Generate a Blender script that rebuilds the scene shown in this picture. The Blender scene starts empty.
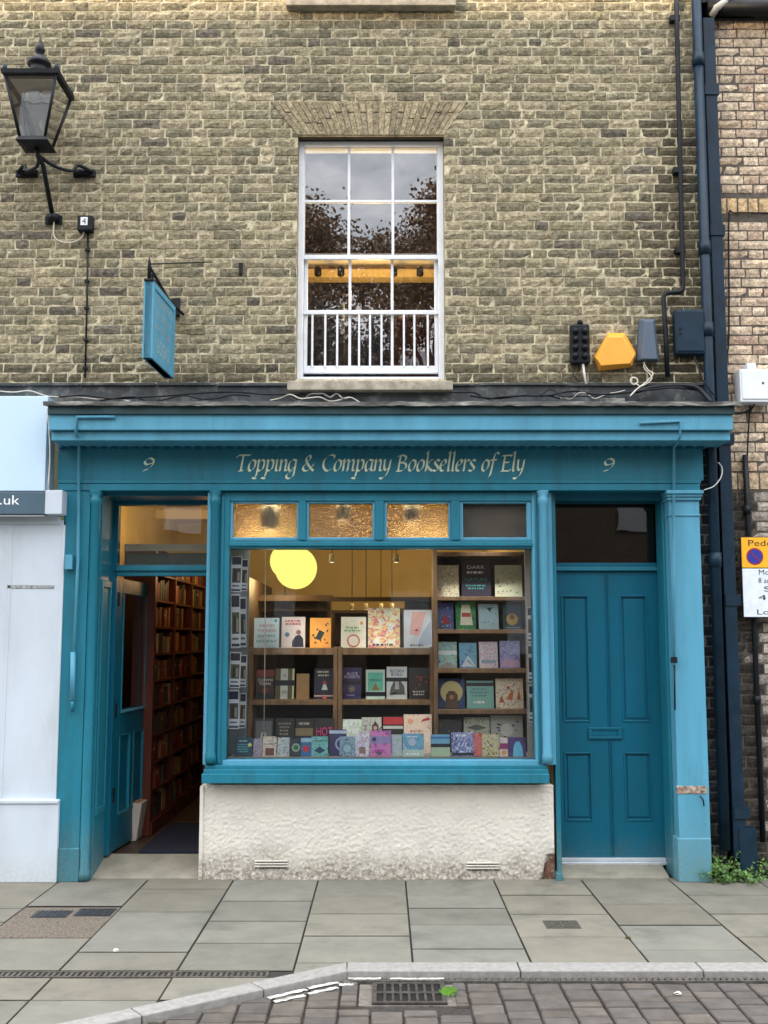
import bpy, math, random
from mathutils import Vector, Matrix
random.seed(11)
R = math.radians
C = bpy.context.scene.collection
# ------------------------------------------------------------------ camera numbers
F, D, H = 1080.0, 7.6, 1.61
TH = math.atan(128.0/F)
CT, ST = math.cos(TH), math.sin(TH)
CAM = Vector((0, -D, H))
def ray(px, py):
    a, b = (px-384)/F, (512-py)/F
    return Vector((a, CT - b*ST, ST + b*CT))
def P(px, py, Y=0.0):
    r = ray(px, py); t = (Y+D)/r.y
    return Vector((r.x*t, Y, H + r.z*t))
def G(px, py, z=0.0):
    r = ray(px, py); t = (z-H)/r.z
    return Vector((r.x*t, -D + r.y*t, z))
def lin(v): v /= 255.0; return v/12.92 if v <= .04045 else ((v+.055)/1.055)**2.4
def c8(r, g, b): return (lin(r), lin(g), lin(b))
# ------------------------------------------------------------------ materials
MATS = {}
def nt(name):
    m = bpy.data.materials.new(name); m.use_nodes = True
    t = m.node_tree; t.nodes.clear()
    out = t.nodes.new('ShaderNodeOutputMaterial')
    return m, t, out
def N(t, typ, **kw):
    n = t.nodes.new(typ)
    for k, v in kw.items(): setattr(n, k, v)
    return n
def ramp(t, fac, stops):
    r = N(t, 'ShaderNodeValToRGB'); e = r.color_ramp.elements
    e[0].position, e[0].color = stops[0][0], (*stops[0][1], 1)
    e[1].position, e[1].color = stops[-1][0], (*stops[-1][1], 1)
    for p, c in stops[1:-1]:
        x = e.new(p); x.color = (*c, 1)
    t.links.new(fac, r.inputs[0]); return r
def noise(t, scale, detail=4, rough=.55, vec=None, stretch=None):
    n = N(t, 'ShaderNodeTexNoise'); n.inputs['Scale'].default_value = scale
    n.inputs['Detail'].default_value = detail; n.inputs['Roughness'].default_value = rough
    if vec is None: vec = N(t, 'ShaderNodeNewGeometry').outputs['Position']
    if stretch:
        mp = N(t, 'ShaderNodeMapping'); mp.inputs['Scale'].default_value = stretch
        t.links.new(vec, mp.inputs[0]); vec = mp.outputs[0]
    t.links.new(vec, n.inputs['Vector']); return n
def mixc(t, fac, a, b, mode='MIX'):
    m = N(t, 'ShaderNodeMix', data_type='RGBA', blend_type=mode)
    for s, v in ((0, fac), (6, a), (7, b)):
        if hasattr(v, 'is_linked'): t.links.new(v, m.inputs[s])
        elif s == 0: m.inputs[0].default_value = v
        else: m.inputs[s].default_value = (*v, 1)
    return m.outputs[2]
def math_(t, op, a, b=0.0, clamp=False):
    m = N(t, 'ShaderNodeMath', operation=op); m.use_clamp = clamp
    for i, v in enumerate((a, b)):
        if hasattr(v, 'is_linked'): t.links.new(v, m.inputs[i])
        else: m.inputs[i].default_value = v
    return m.outputs[0]
def band(t, v, lo, hi):          # smooth 0..1 between lo and hi
    m = N(t, 'ShaderNodeMapRange'); m.interpolation_type = 'SMOOTHSTEP'
    m.inputs[1].default_value = lo; m.inputs[2].default_value = hi
    t.links.new(v, m.inputs[0]); return m.outputs[0]
def M(name, col, rough=.6, var=.12, scale=6, bump=0.0, bscale=60, metal=0, spec=.5,
      dirt=None, dirt_amt=.5, dirt_scale=9, stretch=None, attr=None, low=None, chips=None):
    if name in MATS: return MATS[name]
    m, t, out = nt(name)
    b = N(t, 'ShaderNodeBsdfPrincipled')
    n1 = noise(t, scale, 5, .6, stretch=stretch)
    base = col
    if attr:
        a = N(t, 'ShaderNodeAttribute', attribute_name='tint'); base = a.outputs['Color']
    lo = tuple(max(0, 1-var*1.6) for _ in range(3)); hi = tuple(1+var for _ in range(3))
    rp = ramp(t, n1.outputs[0], [(.3, lo), (.7, hi)])
    cc = mixc(t, 1.0, base, rp.outputs[0], 'MULTIPLY')
    if dirt:
        n2 = noise(t, dirt_scale, 8, .7, stretch=stretch)
        cc = mixc(t, math_(t, 'MULTIPLY', band(t, n2.outputs[0], .48, .72), dirt_amt), cc, dirt)
    if low:      # splash-back grime near the ground: (colour, z height, amount)
        z = N(t, 'ShaderNodeSeparateXYZ'); t.links.new(N(t, 'ShaderNodeNewGeometry').outputs['Position'], z.inputs[0])
        n3 = noise(t, 7, 8, .7)
        h = math_(t, 'SUBTRACT', z.outputs[2], math_(t, 'MULTIPLY', n3.outputs[0], low[1]*1.3))
        f = math_(t, 'SUBTRACT', 1.0, band(t, h, -low[1]*.55, low[1]*.45))
        n4 = noise(t, 45, 6, .75)
        f = math_(t, 'MULTIPLY', f, math_(t, 'MULTIPLY', band(t, n4.outputs[0], .3, .62), low[2]))
        cc = mixc(t, f, cc, low[0])
    if chips:
        n5 = noise(t, 26, 9, .75)
        cc = mixc(t, band(t, n5.outputs[0], chips[1], chips[1]+.015), cc, chips[0])
    t.links.new(cc, b.inputs['Base Color'])
    b.inputs['Metallic'].default_value = metal
    b.inputs['Specular IOR Level'].default_value = spec
    n6 = noise(t, scale*3, 4)
    rr = N(t, 'ShaderNodeMapRange'); rr.inputs[3].default_value = max(.03, rough-.12); rr.inputs[4].default_value = min(1, rough+.12)
    t.links.new(n6.outputs[0], rr.inputs[0]); t.links.new(rr.outputs[0], b.inputs['Roughness'])
    if bump:
        nb = noise(t, bscale, 6, .6)
        bp = N(t, 'ShaderNodeBump'); bp.inputs['Strength'].default_value = min(1, bump); bp.inputs['Distance'].default_value = .004*max(1, bump)
        t.links.new(nb.outputs[0], bp.inputs['Height']); t.links.new(bp.outputs[0], b.inputs['Normal'])
    t.links.new(b.outputs[0], out.inputs[0])
    MATS[name] = m; return m
def emit(name, col, s):
    if name in MATS: return MATS[name]
    m, t, out = nt(name); e = N(t, 'ShaderNodeEmission')
    e.inputs[0].default_value = (*col, 1); e.inputs[1].default_value = s
    t.links.new(e.outputs[0], out.inputs[0]); MATS[name] = m; return m
def glass(name, ior=1.5, tint=(1, 1, 1), wav=.0, mult=1.6, rough=0.0, wscale=3):
    m, t, out = nt(name)
    tr = N(t, 'ShaderNodeBsdfTransparent'); tr.inputs[0].default_value = (*tint, 1)
    gl = N(t, 'ShaderNodeBsdfGlossy'); gl.inputs['Roughness'].default_value = rough
    fr = N(t, 'ShaderNodeFresnel'); fr.inputs[0].default_value = ior
    mx = N(t, 'ShaderNodeMixShader')
    t.links.new(math_(t, 'MULTIPLY', fr.outputs[0], mult, True), mx.inputs[0])
    t.links.new(tr.outputs[0], mx.inputs[1]); t.links.new(gl.outputs[0], mx.inputs[2])
    if wav:
        nb = noise(t, wscale, 2); bp = N(t, 'ShaderNodeBump'); bp.inputs['Strength'].default_value = wav; bp.inputs['Distance'].default_value = .02
        t.links.new(nb.outputs[0], bp.inputs['Height']); t.links.new(bp.outputs[0], gl.inputs['Normal'])
    t.links.new(mx.outputs[0], out.inputs[0]); return m
def obscured(name):              # hammered translucent glass
    m, t, out = nt(name)
    v = N(t, 'ShaderNodeTexVoronoi'); v.inputs['Scale'].default_value = 130
    t.links.new(N(t, 'ShaderNodeNewGeometry').outputs['Position'], v.inputs['Vector'])
    bp = N(t, 'ShaderNodeBump'); bp.inputs['Strength'].default_value = .85; bp.inputs['Distance'].default_value = .006
    t.links.new(v.outputs['Distance'], bp.inputs['Height'])
    rf = N(t, 'ShaderNodeBsdfRefraction'); rf.inputs['IOR'].default_value = 1.25; rf.inputs['Roughness'].default_value = .12; rf.inputs['Color'].default_value = (.85, .76, .58, 1)
    t.links.new(bp.outputs[0], rf.inputs['Normal'])
    tr = N(t, 'ShaderNodeBsdfTransparent'); tr.inputs[0].default_value = (.7, .66, .58, 1)
    gl = N(t, 'ShaderNodeBsdfGlossy'); gl.inputs['Roughness'].default_value = .12; t.links.new(bp.outputs[0], gl.inputs['Normal'])
    m1 = N(t, 'ShaderNodeMixShader'); m1.inputs[0].default_value = .35
    t.links.new(rf.outputs[0], m1.inputs[1]); t.links.new(tr.outputs[0], m1.inputs[2])
    m2 = N(t, 'ShaderNodeMixShader'); m2.inputs[0].default_value = .05
    t.links.new(m1.outputs[0], m2.inputs[1]); t.links.new(gl.outputs[0], m2.inputs[2])
    t.links.new(m2.outputs[0], out.inputs[0]); return m
def brickmat(name, mortar, smear_lo=.62, smear_top=None, sat=1.0):
    m, t, out = nt(name)
    b = N(t, 'ShaderNodeBsdfPrincipled'); b.inputs['Roughness'].default_value = .92; b.inputs['Specular IOR Level'].default_value = .15
    a = N(t, 'ShaderNodeAttribute', attribute_name='tint')
    n1 = noise(t, 28, 6, .7); n2 = noise(t, 110, 4, .7)
    cc = mixc(t, 1.0, a.outputs['Color'], ramp(t, n1.outputs[0], [(.3, (.38, .38, .37)), (.5, (.95, .95, .95)), (.7, (1.6, 1.57, 1.48))]).outputs[0], 'MULTIPLY')
    cc = mixc(t, 1.0, cc, ramp(t, n2.outputs[0], [(.32, (.5, .5, .5)), (.68, (1.4, 1.4, 1.38))]).outputs[0], 'MULTIPLY')
    n3 = noise(t, 13, 9, .72)
    fac = n3.outputs[0]
    if smear_top:
        z = N(t, 'ShaderNodeSeparateXYZ'); t.links.new(N(t, 'ShaderNodeNewGeometry').outputs['Position'], z.inputs[0])
        big = noise(t, 1.1, 3)
        k = math_(t, 'ADD', z.outputs[2], math_(t, 'MULTIPLY', big.outputs[0], 1.6))
        fac = math_(t, 'ADD', fac, math_(t, 'MULTIPLY', band(t, k, smear_top[0], smear_top[1]), .1))
    cc = mixc(t, math_(t, 'MULTIPLY', band(t, fac, smear_lo-.05, smear_lo+.05), .85), cc, mortar)
    t.links.new(cc, b.inputs['Base Color'])
    nb = noise(t, 60, 8, .7); bp = N(t, 'ShaderNodeBump'); bp.inputs['Strength'].default_value = 1; bp.inputs['Distance'].default_value = .010
    t.links.new(nb.outputs[0], bp.inputs['Height']); t.links.new(bp.outputs[0], b.inputs['Normal'])
    t.links.new(b.outputs[0], out.inputs[0]); return m
def art(key, cols, scale=14, dist=2.0):      # printed multi-colour artwork on a cover
    k = 'cover_art_%s' % key
    if k in MATS: return MATS[k]
    m, t, out = nt(k); b = N(t, 'ShaderNodeBsdfPrincipled'); b.inputs['Roughness'].default_value = .45
    n = noise(t, scale, 3, .6); n.inputs['Distortion'].default_value = dist
    st = [(.3+.4*i/(len(cols)-1), c8(*c)) for i, c in enumerate(cols)]
    r = ramp(t, n.outputs[0], st); r.color_ramp.interpolation = 'CONSTANT' if dist > 2.5 else 'LINEAR'
    t.links.new(r.outputs[0], b.inputs['Base Color']); t.links.new(b.outputs[0], out.inputs[0]); MATS[k] = m; return m
def flat(r, g, b, rough=.5):
    k = 'print_%02x%02x%02x' % (r, g, b)
    return M(k, c8(r, g, b), rough=rough, var=.06, scale=20)
# ------------------------------------------------------------------ mesh builder
ORG = {}
_txt = {}
def text_geo(s):
    if s in _txt: return _txt[s]
    cu = bpy.data.curves.new('lettering', 'FONT'); cu.body = s; cu.size = 1; cu.resolution_u = 3
    cu.align_x = 'CENTER'
    o = bpy.data.objects.new('lettering', cu); C.objects.link(o)
    dg = bpy.context.evaluated_depsgraph_get()
    me = bpy.data.meshes.new_from_object(o.evaluated_get(dg))
    v = [(p.co.x, p.co.y) for p in me.vertices]; f = [tuple(p.vertices) for p in me.polygons]
    bpy.data.objects.remove(o); bpy.data.curves.remove(cu); bpy.data.meshes.remove(me)
    _txt[s] = (v, f); return _txt[s]
class MB:
    def __init__(s): s.v = []; s.f = []; s.m = []; s.t = []; s.mats = []; s.sm = []
    def mi(s, m):
        if m not in s.mats: s.mats.append(m)
        return s.mats.index(m)
    def add(s, vs, fs, m=None, tint=None, smooth=False):
        o = len(s.v); s.v += [tuple(v) for v in vs]; k = s.mi(m) if m else 0
        for f in fs:
            s.f.append(tuple(i+o for i in f)); s.m.append(k); s.t.append(tint or (1, 1, 1)); s.sm.append(smooth)
    def box(s, x0, x1, y0, y1, z0, z1, m=None, tint=None, mat=None):
        if x0 > x1: x0, x1 = x1, x0
        if y0 > y1: y0, y1 = y1, y0
        if z0 > z1: z0, z1 = z1, z0
        vs = [Vector((x, y, z)) for z in (z0, z1) for y in (y0, y1) for x in (x0, x1)]
        if mat is not None: vs = [mat @ v for v in vs]
        s.add(vs, [(0, 2, 3, 1), (4, 5, 7, 6), (0, 1, 5, 4), (2, 6, 7, 3), (0, 4, 6, 2), (1, 3, 7, 5)], m, tint); return s
    def pb(s, px0, px1, py0, py1, yf, yb, m=None, tint=None):   # box whose front face spans these pixels at depth yf
        pm = (py0+py1)/2
        x0, x1 = P(px0, pm, yf).x, P(px1, pm, yf).x
        z1, z0 = P(384, py0, yf).z, P(384, py1, yf).z
        return s.box(x0, x1, yf, yb, z0, z1, m, tint)
    def tube(s, pts, r, m=None, n=8, closed=False, r2=None, caps=True):
        pts = [Vector(p) for p in pts]; k = len(pts); vs = []; up = None
        for i, p in enumerate(pts):
            a = pts[(i-1) % k] if (closed or i > 0) else p; b = pts[(i+1) % k] if (closed or i < k-1) else p
            d = (b-a).normalized()
            if up is None: up = d.cross(Vector((0, 0, 1)) if abs(d.z) < .9 else Vector((0, 1, 0)))
            e1 = up-d*up.dot(d); e1 = e1.normalized() if e1.length > 1e-4 else d.orthogonal().normalized(); e2 = d.cross(e1); up = e1
            rr = r if r2 is None else r+(r2-r)*i/(k-1)
            if isinstance(r, (list, tuple)): rr = r[i]
            for j in range(n):
                an = 2*math.pi*j/n; vs.append(p+e1*math.cos(an)*rr+e2*math.sin(an)*rr)
        fs = []
        for i in range(k if closed else k-1):
            for j in range(n):
                a, b = i*n, ((i+1) % k)*n
                fs.append((a+j, a+(j+1) % n, b+(j+1) % n, b+j))
        if caps and not closed: fs += [tuple(range(n))[::-1], tuple(range((k-1)*n, k*n))]
        s.add(vs, fs, m, smooth=True); return s
    def lathe(s, c, prof, m=None, n=20, axis='z', smooth=True):
        vs = []; k = len(prof)
        for r, h in prof:
            for j in range(n):
                a = 2*math.pi*j/n
                if axis == 'z': vs.append((c[0]+r*math.cos(a), c[1]+r*math.sin(a), c[2]+h))
                else: vs.append((c[0]+r*math.cos(a), c[1]+h, c[2]+r*math.sin(a)))
        fs = [(i*n+j, i*n+(j+1) % n, (i+1)*n+(j+1) % n, (i+1)*n+j) for i in range(k-1) for j in range(n)]
        fs += [tuple(range(n))[::-1], tuple(range((k-1)*n, k*n))]
        s.add(vs, fs, m, smooth=smooth); return s
    def prism(s, pts, vec, m=None, tint=None):                 # polygon pushed along vec
        pts = [Vector(p) for p in pts]; n = len(pts); vec = Vector(vec)
        s.add(pts+[p+vec for p in pts], [tuple(range(n)), tuple(range(n, 2*n))[::-1]]+[(i, i+n, (i+1) % n+n, (i+1) % n) for i in range(n)], m, tint); return s
    def loft(s, quads, m=None, caps=True):                      # list of 4-point rings
        vs = [v for q in quads for v in q]; n = len(quads[0]); fs = []
        for i in range(len(quads)-1):
            for j in range(n): fs.append((i*n+j, i*n+(j+1) % n, (i+1)*n+(j+1) % n, (i+1)*n+j))
        if caps: fs += [tuple(range(n))[::-1], tuple(range((len(quads)-1)*n, len(quads)*n))]
        s.add(vs, fs, m); return s
    def text(s, body, o, size, m, xd=(1, 0, 0), yd=(0, 0, 1), sx=1.0, width=None):
        v, f = text_geo(body); xd, yd, o = Vector(xd), Vector(yd), Vector(o)
        if width:
            w = (max(a for a, b in v)-min(a for a, b in v)); sx = width/(w*size)
        s.add([o+xd*(a*size*sx)+yd*(b*size) for a, b in v], f, m); return s
    def build(s, name, parent=None, mats=None, bevel=0.0, seg=2, origin=None):
        vs = [Vector(v) for v in s.v]
        if parent is not None: off = ORG[parent.name]
        else:
            off = origin or Vector(((min(v.x for v in vs)+max(v.x for v in vs))/2, (min(v.y for v in vs)+max(v.y for v in vs))/2, min(v.z for v in vs)))
        me = bpy.data.meshes.new(name); me.from_pydata([v-off for v in vs], [], s.f)
        for m in (mats or s.mats): me.materials.append(m)
        if not mats:
            me.polygons.foreach_set('material_index', s.m)
        me.polygons.foreach_set('use_smooth', s.sm)
        if any(t != (1, 1, 1) for t in s.t):
            at = me.color_attributes.new('tint', 'FLOAT_COLOR', 'CORNER')
            dat = []
            for p, t in zip(me.polygons, s.t): dat += [t[0], t[1], t[2], 1.0]*len(p.vertices)
            at.data.foreach_set('color', dat)
        me.update()
        o = bpy.data.objects.new(name, me); C.objects.link(o)
        if parent is not None: o.parent = parent
        else: o.location = off
        ORG[o.name] = off
        if bevel:
            b = o.modifiers.new('bevel', 'BEVEL'); b.width = bevel; b.segments = seg; b.limit_method = 'ANGLE'; b.angle_limit = R(40)
        return o
def empty(name, loc):
    o = bpy.data.objects.new(name, None); C.objects.link(o); o.location = loc; o.empty_display_size = .1
    ORG[o.name] = Vector(loc); return o
def tag(o, label, cat, group=None):
    o['label'] = label; o['category'] = cat
    if group: o['group'] = group
    return o
def thing(name, loc, label, cat, group=None): return tag(empty(name, loc), label, cat, group)
def one(mb, name, label, cat, group=None, **k): return tag(mb.build(name, **k), label, cat, group)
def struct(o): o['kind'] = 'structure'; return o
def crom(pts, n=6):                                             # smooth curve through points
    pts = [Vector(p) for p in pts]; out = []
    q = [pts[0]*2-pts[1]]+pts+[pts[-1]*2-pts[-2]]
    for i in range(1, len(q)-2):
        for j in range(n):
            t = j/n; a, b, c, d = q[i-1:i+3]
            out.append(.5*((2*b)+(c-a)*t+(2*a-5*b+4*c-d)*t*t+(3*b-a-3*c+d)*t**3))
    out.append(pts[-1]); return out
def clip(poly, n, d):                                           # keep side n.p >= d
    out = []
    for i in range(len(poly)):
        a, b = poly[i], poly[(i+1) % len(poly)]
        da, db = n[0]*a[0]+n[1]*a[1]-d, n[0]*b[0]+n[1]*b[1]-d
        if da >= 0: out.append(a)
        if (da >= 0) != (db >= 0):
            t = da/(da-db); out.append((a[0]+(b[0]-a[0])*t, a[1]+(b[1]-a[1])*t))
    return out
# ------------------------------------------------------------------ palette
TEAL = (.012, .160, .232)
paint = M('teal_gloss_paint', TEAL, spec=.3, rough=.42, var=.10, scale=3.5, bump=.25, bscale=30, dirt=(.02, .10, .13), dirt_amt=.6, dirt_scale=6, stretch=(1.6, 1.6, .22), low=((.10, .17, .17), .42, .75), chips=((.12, .22, .25), .665))
paint2 = M('shaded_deep_teal_paint', (.002, .100, .165), spec=.22, rough=.42, var=.10, scale=3, bump=.2, bscale=25, dirt=(.01, .07, .1), dirt_amt=.4, dirt_scale=4, stretch=(1, 1, .3), low=((.06, .12, .13), .25, .6))  # deeper copy of the teal, shade of doors and soffits put into the colour
paintL = M('lit_light_blue_paint', (.085, .31, .45), spec=.3, rough=.45, var=.10, scale=3.5, bump=.25, bscale=30, dirt=(.05, .2, .26), dirt_amt=.5, dirt_scale=5, stretch=(1.6, 1.6, .22), low=((.12, .22, .22), .5, .9), chips=((.20, .30, .33), .665))  # lit copy of the teal, the brighter right side painted into its colour
lead = M('weathered_lead', (.10, .105, .10), rough=.7, var=.4, scale=9, bump=.8, bscale=22, dirt=(.42, .42, .38), dirt_amt=.8, dirt_scale=10, stretch=(.6, 1, 3))
darklead = M('sooty_lead', (.035, .045, .05), rough=.7, var=.4, scale=8, bump=.7, bscale=20, dirt=(.2, .22, .21), dirt_amt=.7, dirt_scale=7)
stone = M('sill_stone', (.36, .33, .26), rough=.9, var=.25, scale=12, bump=.6, bscale=70, dirt=(.12, .11, .08), dirt_amt=.6, dirt_scale=14)
white = M('white_joinery', (.72, .76, .80), rough=.5, var=.06, scale=9, bump=.2, bscale=40, dirt=(.35, .36, .34), dirt_amt=.3, dirt_scale=18)
black = M('black_metal', (.007, .010, .014), spec=.22, rough=.5, var=.3, scale=14, bump=.2, bscale=60)
pipe_m = M('navy_pipe_paint', (.006, .024, .045), spec=.22, rough=.45, var=.25, scale=6, bump=.25, bscale=40, dirt=(.02, .03, .035), dirt_amt=.4)
render_m = M('white_roughcast', (.66, .65, .59), rough=.95, var=.09, scale=5, bump=1.0, bscale=120, low=((.14, .115, .07), .24, .8), dirt=(.5, .47, .36), dirt_amt=.35, dirt_scale=5)
wood = M('bookcase_wood', (.18, .10, .05), rough=.5, var=.25, scale=6, stretch=(4, 4, .7), bump=.15)
wood_l = M('light_bookcase_wood', (.24, .135, .065), rough=.5, var=.25, scale=6, stretch=(4, 4, .7), bump=.15)
mahog = M('mahogany', (.10, .018, .008), rough=.4, var=.3, scale=6, stretch=(3, 3, .6), bump=.15)
cream = M('cream_wall', (.46, .36, .18), rough=.85, var=.08, scale=2)
ceil_m = M('cream_ceiling', (.62, .52, .34), rough=.85, var=.06, scale=2)
dark = M('dark_interior', (.018, .014, .011), rough=.8, var=.4, scale=3)
gold = M('gilt_lettering', (.64, .76, .56), rough=.5, var=.12, scale=30)
MORT = (.36, .33, .23)
brickA = brickmat('aged_gault_brick', (.52, .475, .32), .665, (6.2, 7.6))
mortA = M('lime_mortar', (.52, .475, .325), rough=.95, var=.3, scale=18, bump=1, bscale=90, dirt=(.17, .155, .10), dirt_amt=.7, dirt_scale=24)
mortD = M('grey_mortar', (.10, .085, .07), rough=.95, var=.3, scale=18, bump=1, bscale=90)
brickB = brickmat('buff_brick', (.34, .28, .21), .80)
# ------------------------------------------------------------------ brickwork
def brick(mb, x0, x1, z0, z1, y, m, tint, rag=.0022, nx=5, nz=3, dep=.012):
    vs = []
    for k in range(nz):
        for i in range(nx):
            u, v = i/(nx-1), k/(nz-1)
            ed = (i in (0, nx-1)) or (k in (0, nz-1))
            vs.append((x0+(x1-x0)*u+random.gauss(0, rag), y+(.0045 if ed else -.002)+random.gauss(0, .0014 if rag > .002 else .0008), z0+(z1-z0)*v+random.gauss(0, rag)))
    ring = [i for i in range(nx)]+[k*nx+nx-1 for k in range(1, nz)]+[(nz-1)*nx+i for i in range(nx-2, -1, -1)]+[k*nx for k in range(nz-2, 0, -1)]
    o = len(vs); cx, cz = (x0+x1)/2, (z0+z1)/2
    for r in ring:
        a = vs[r]; vs.append((a[0]+(.002 if a[0] > cx else -.002), y+dep, a[2]+(.002 if a[2] > cz else -.002)))
    fs = [(k*nx+i, k*nx+i+1, (k+1)*nx+i+1, (k+1)*nx+i) for k in range(nz-1) for i in range(nx-1)]
    L = len(ring)
    fs += [(ring[(i+1) % L], ring[i], o+i, o+(i+1) % L) for i in range(L)]
    mb.add(vs, fs, m, tint, smooth=False)
def wall_bricks(mb, X0, X1, Z0, Z1, y, mat, tintf, holes=(), sl=.196, hd=.094, jt=.0115, pitch=.0712, rag=.0022):
    z = Z0; row = 0
    while z < Z1:
        x = X0-random.uniform(0, .03)-(0 if row % 2 else .155); k = 0
        while x < X1:
            w = (sl if (k % 2 == 0) ^ (random.random() < .07) else hd)*random.uniform(.93, 1.07)
            a, b = max(x, X0), min(x+w, X1)
            segs = [(a, b)]
            for hx0, hx1, hz0, hz1 in holes:
                hx0f = hx0(z) if callable(hx0) else hx0; hx1f = hx1(z) if callable(hx1) else hx1
                if z+pitch*.5 > hz0 and z+pitch*.5 < hz1:
                    ns = []
                    for p, q in segs:
                        if q <= hx0f or p >= hx1f: ns.append((p, q))
                        else:
                            if p < hx0f: ns.append((p, hx0f))
                            if q > hx1f: ns.append((hx1f, q))
                    segs = ns
            for p, q in segs:
                if q-p > .025:
                    t = tintf((p+q)/2, z)
                    if t: brick(mb, p, q, z+jt*.5, z+pitch-jt*.5, y+random.uniform(-.003, .003), mat, t, rag=rag)
            x += w+jt*random.uniform(.7, 1.3); k += 1
        z += pitch; row += 1
def tintA(x, z):
    b = random.choice([(.20, .18, .12), (.17, .155, .105), (.23, .205, .14), (.15, .14, .098), (.26, .23, .155), (.19, .172, .112)])
    k = random.uniform(1.12, 1.55)
    if random.random() < .03: b = (.11, .10, .08)
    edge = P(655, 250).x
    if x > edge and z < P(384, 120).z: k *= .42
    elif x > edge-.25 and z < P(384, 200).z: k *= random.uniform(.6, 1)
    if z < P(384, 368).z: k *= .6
    return tuple(v*k for v in b)
# wall limits
XL, XR = P(-70, 200).x, P(703, 200).x
ZB, ZT = P(384, 402).z, P(384, -60).z
# upper window opening (pixels at Y=0)
wx0, wx1 = P(296.5, 260).x, P(445, 260).x
wz1, wz0 = P(384, 135.5).z, P(384, 379).z
az0, az1 = wz1+.003, P(384, 101).z      # arch band
ax0, ax1 = P(270, 101).x, P(468, 101).x
shop = thing('bookshop_building', (P(384, 640).x, 0, 0), 'brick bookshop with teal wooden shopfront and white sash window above', 'building')
mb = MB()
skew = lambda s: (lambda z: (wx0-(wx0-ax0)*(z-az0)/(az1-az0)) if s < 0 else (wx1+(ax1-wx1)*(z-az0)/(az1-az0)))
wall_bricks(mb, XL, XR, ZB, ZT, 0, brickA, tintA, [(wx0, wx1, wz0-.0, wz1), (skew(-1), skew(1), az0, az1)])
# mortar bed behind, with the opening, and thickness
def holed(mb, x0, x1, z0, z1, hx0, hx1, hz0, hz1, y0, y1, m):
    mb.box(x0, hx0, y0, y1, z0, z1, m); mb.box(hx1, x1, y0, y1, z0, z1, m)
    mb.box(hx0, hx1, y0, y1, z0, hz0, m); mb.box(hx0, hx1, y0, y1, hz1, z1, m)
holed(mb, XL, XR, ZB, ZT, wx0, wx1, wz0, wz1, .0075, .24, mortA)
mb.build('brick_wall', shop)
# flat arch of gauged bricks
mb = MB(); nv = 29
for i in range(nv):
    u0, u1 = (i+.06)/nv, (i+.94)/nv
    def ln(u, t): return (wx0+(wx1-wx0)*u)*(1-t)+(ax0+(ax1-ax0)*u)*t
    cut = random.choice([.48, .66, .34])
    for t0, t1 in ((.01, cut-.02), (cut+.02, .98)) if i % 2 else ((.01, .98),):
        k = random.uniform(.95, 1.35); tn = tuple(v*k for v in random.choice([(.27, .235, .15), (.23, .20, .135), (.30, .26, .17)]))
        y = -.004+random.uniform(-.002, .002)
        pts = [(ln(u0, t0), y, az0+(az1-az0)*t0), (ln(u1, t0), y, az0+(az1-az0)*t0), (ln(u1, t1), y, az0+(az1-az0)*t1), (ln(u0, t1), y, az0+(az1-az0)*t1)]
        mb.prism(pts, (0, .03, 0), brickA, tn)
mb.build('brick_arch', shop)
# stone sills
MB().pb(287, 453, 380.5, 390, -.085, .1, stone).build('stone_sill', shop, bevel=.006)
# ------------------------------------------------------------------ sash window
YW = .10
sw = MB()
x0, x1 = wx0+.002, wx1-.002
fz1, fz0 = P(384, 142, YW).z, wz0+.004
fw = .042
sw.box(x0, x0+fw, YW-.01, YW+.12, fz0, fz1, white); sw.box(x1-fw, x1, YW-.01, YW+.12, fz0, fz1, white)
sw.box(x0+fw, x1-fw, YW-.01, YW+.12, fz1-.035, fz1, white); sw.box(x0+fw, x1-fw, YW-.03, YW+.12, fz0, fz0+.03, white)
sash = sw.build('sash_window', shop, bevel=.004)
MB().box(wx0, wx1, .02, .14, fz1+.002, wz1+.03, dark).build('lintel', shop)
wg = glass('old_window_glass', 1.6, (.96, .96, .96), wav=.05, mult=5.5, wscale=2.0)
def sashleaf(name, px0, px1, py0, py1, y, botr, topr):
    a, b = P(px0, 300, y).x, P(px1, 300, y).x; t, o = P(384, py0, y).z, P(384, py1, y).z
    st = .026; mb = MB()
    mb.box(a, a+st, y, y+.035, o, t, white); mb.box(b-st, b, y, y+.035, o, t, white)
    mb.box(a+st, b-st, y, y+.035, t-topr, t, white); mb.box(a+st, b-st, y, y+.035, o, o+botr, white)
    ww = (b-a-2*st)/3; zm = (o+botr+t-topr)/2
    for k in (1, 2): mb.box(a+st+ww*k-.010, a+st+ww*k+.010, y+.004, y+.03, o+botr, t-topr, white)
    for k in range(3):
        xa = a+st+ww*k+(.010 if k else 0); xb = a+st+ww*(k+1)-(.010 if k < 2 else 0)
        mb.box(xa, xb, y+.0045, y+.0295, zm-.010, zm+.010, white)
    mb.build(name, sash, bevel=.003)
    mb = MB()
    for k in range(3):
        for z0, z1 in ((o+botr, zm-.01), (zm+.01, t-topr)):
            xa = a+st+ww*k+(.010 if k else 0); xb = a+st+ww*(k+1)-(.010 if k < 2 else 0)
            yy = y+.017+random.uniform(-.0015, .0015); e = [random.uniform(-.0012, .0012) for _ in range(3)]
            mb.add([(xa, yy, z0), (xb, yy+e[0], z0), (xb, yy+e[0]+e[1], z1), (xa, yy+e[1], z1)], [(0, 1, 2, 3)], wg)
    mb.build('pane', sash)
sashleaf('upper_sash', 300.5, 441, 145, 259, YW+.012, .033, .022)
sashleaf('lower_sash', 304, 438, 253, 373, YW+.052, .055, .033)
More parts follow.
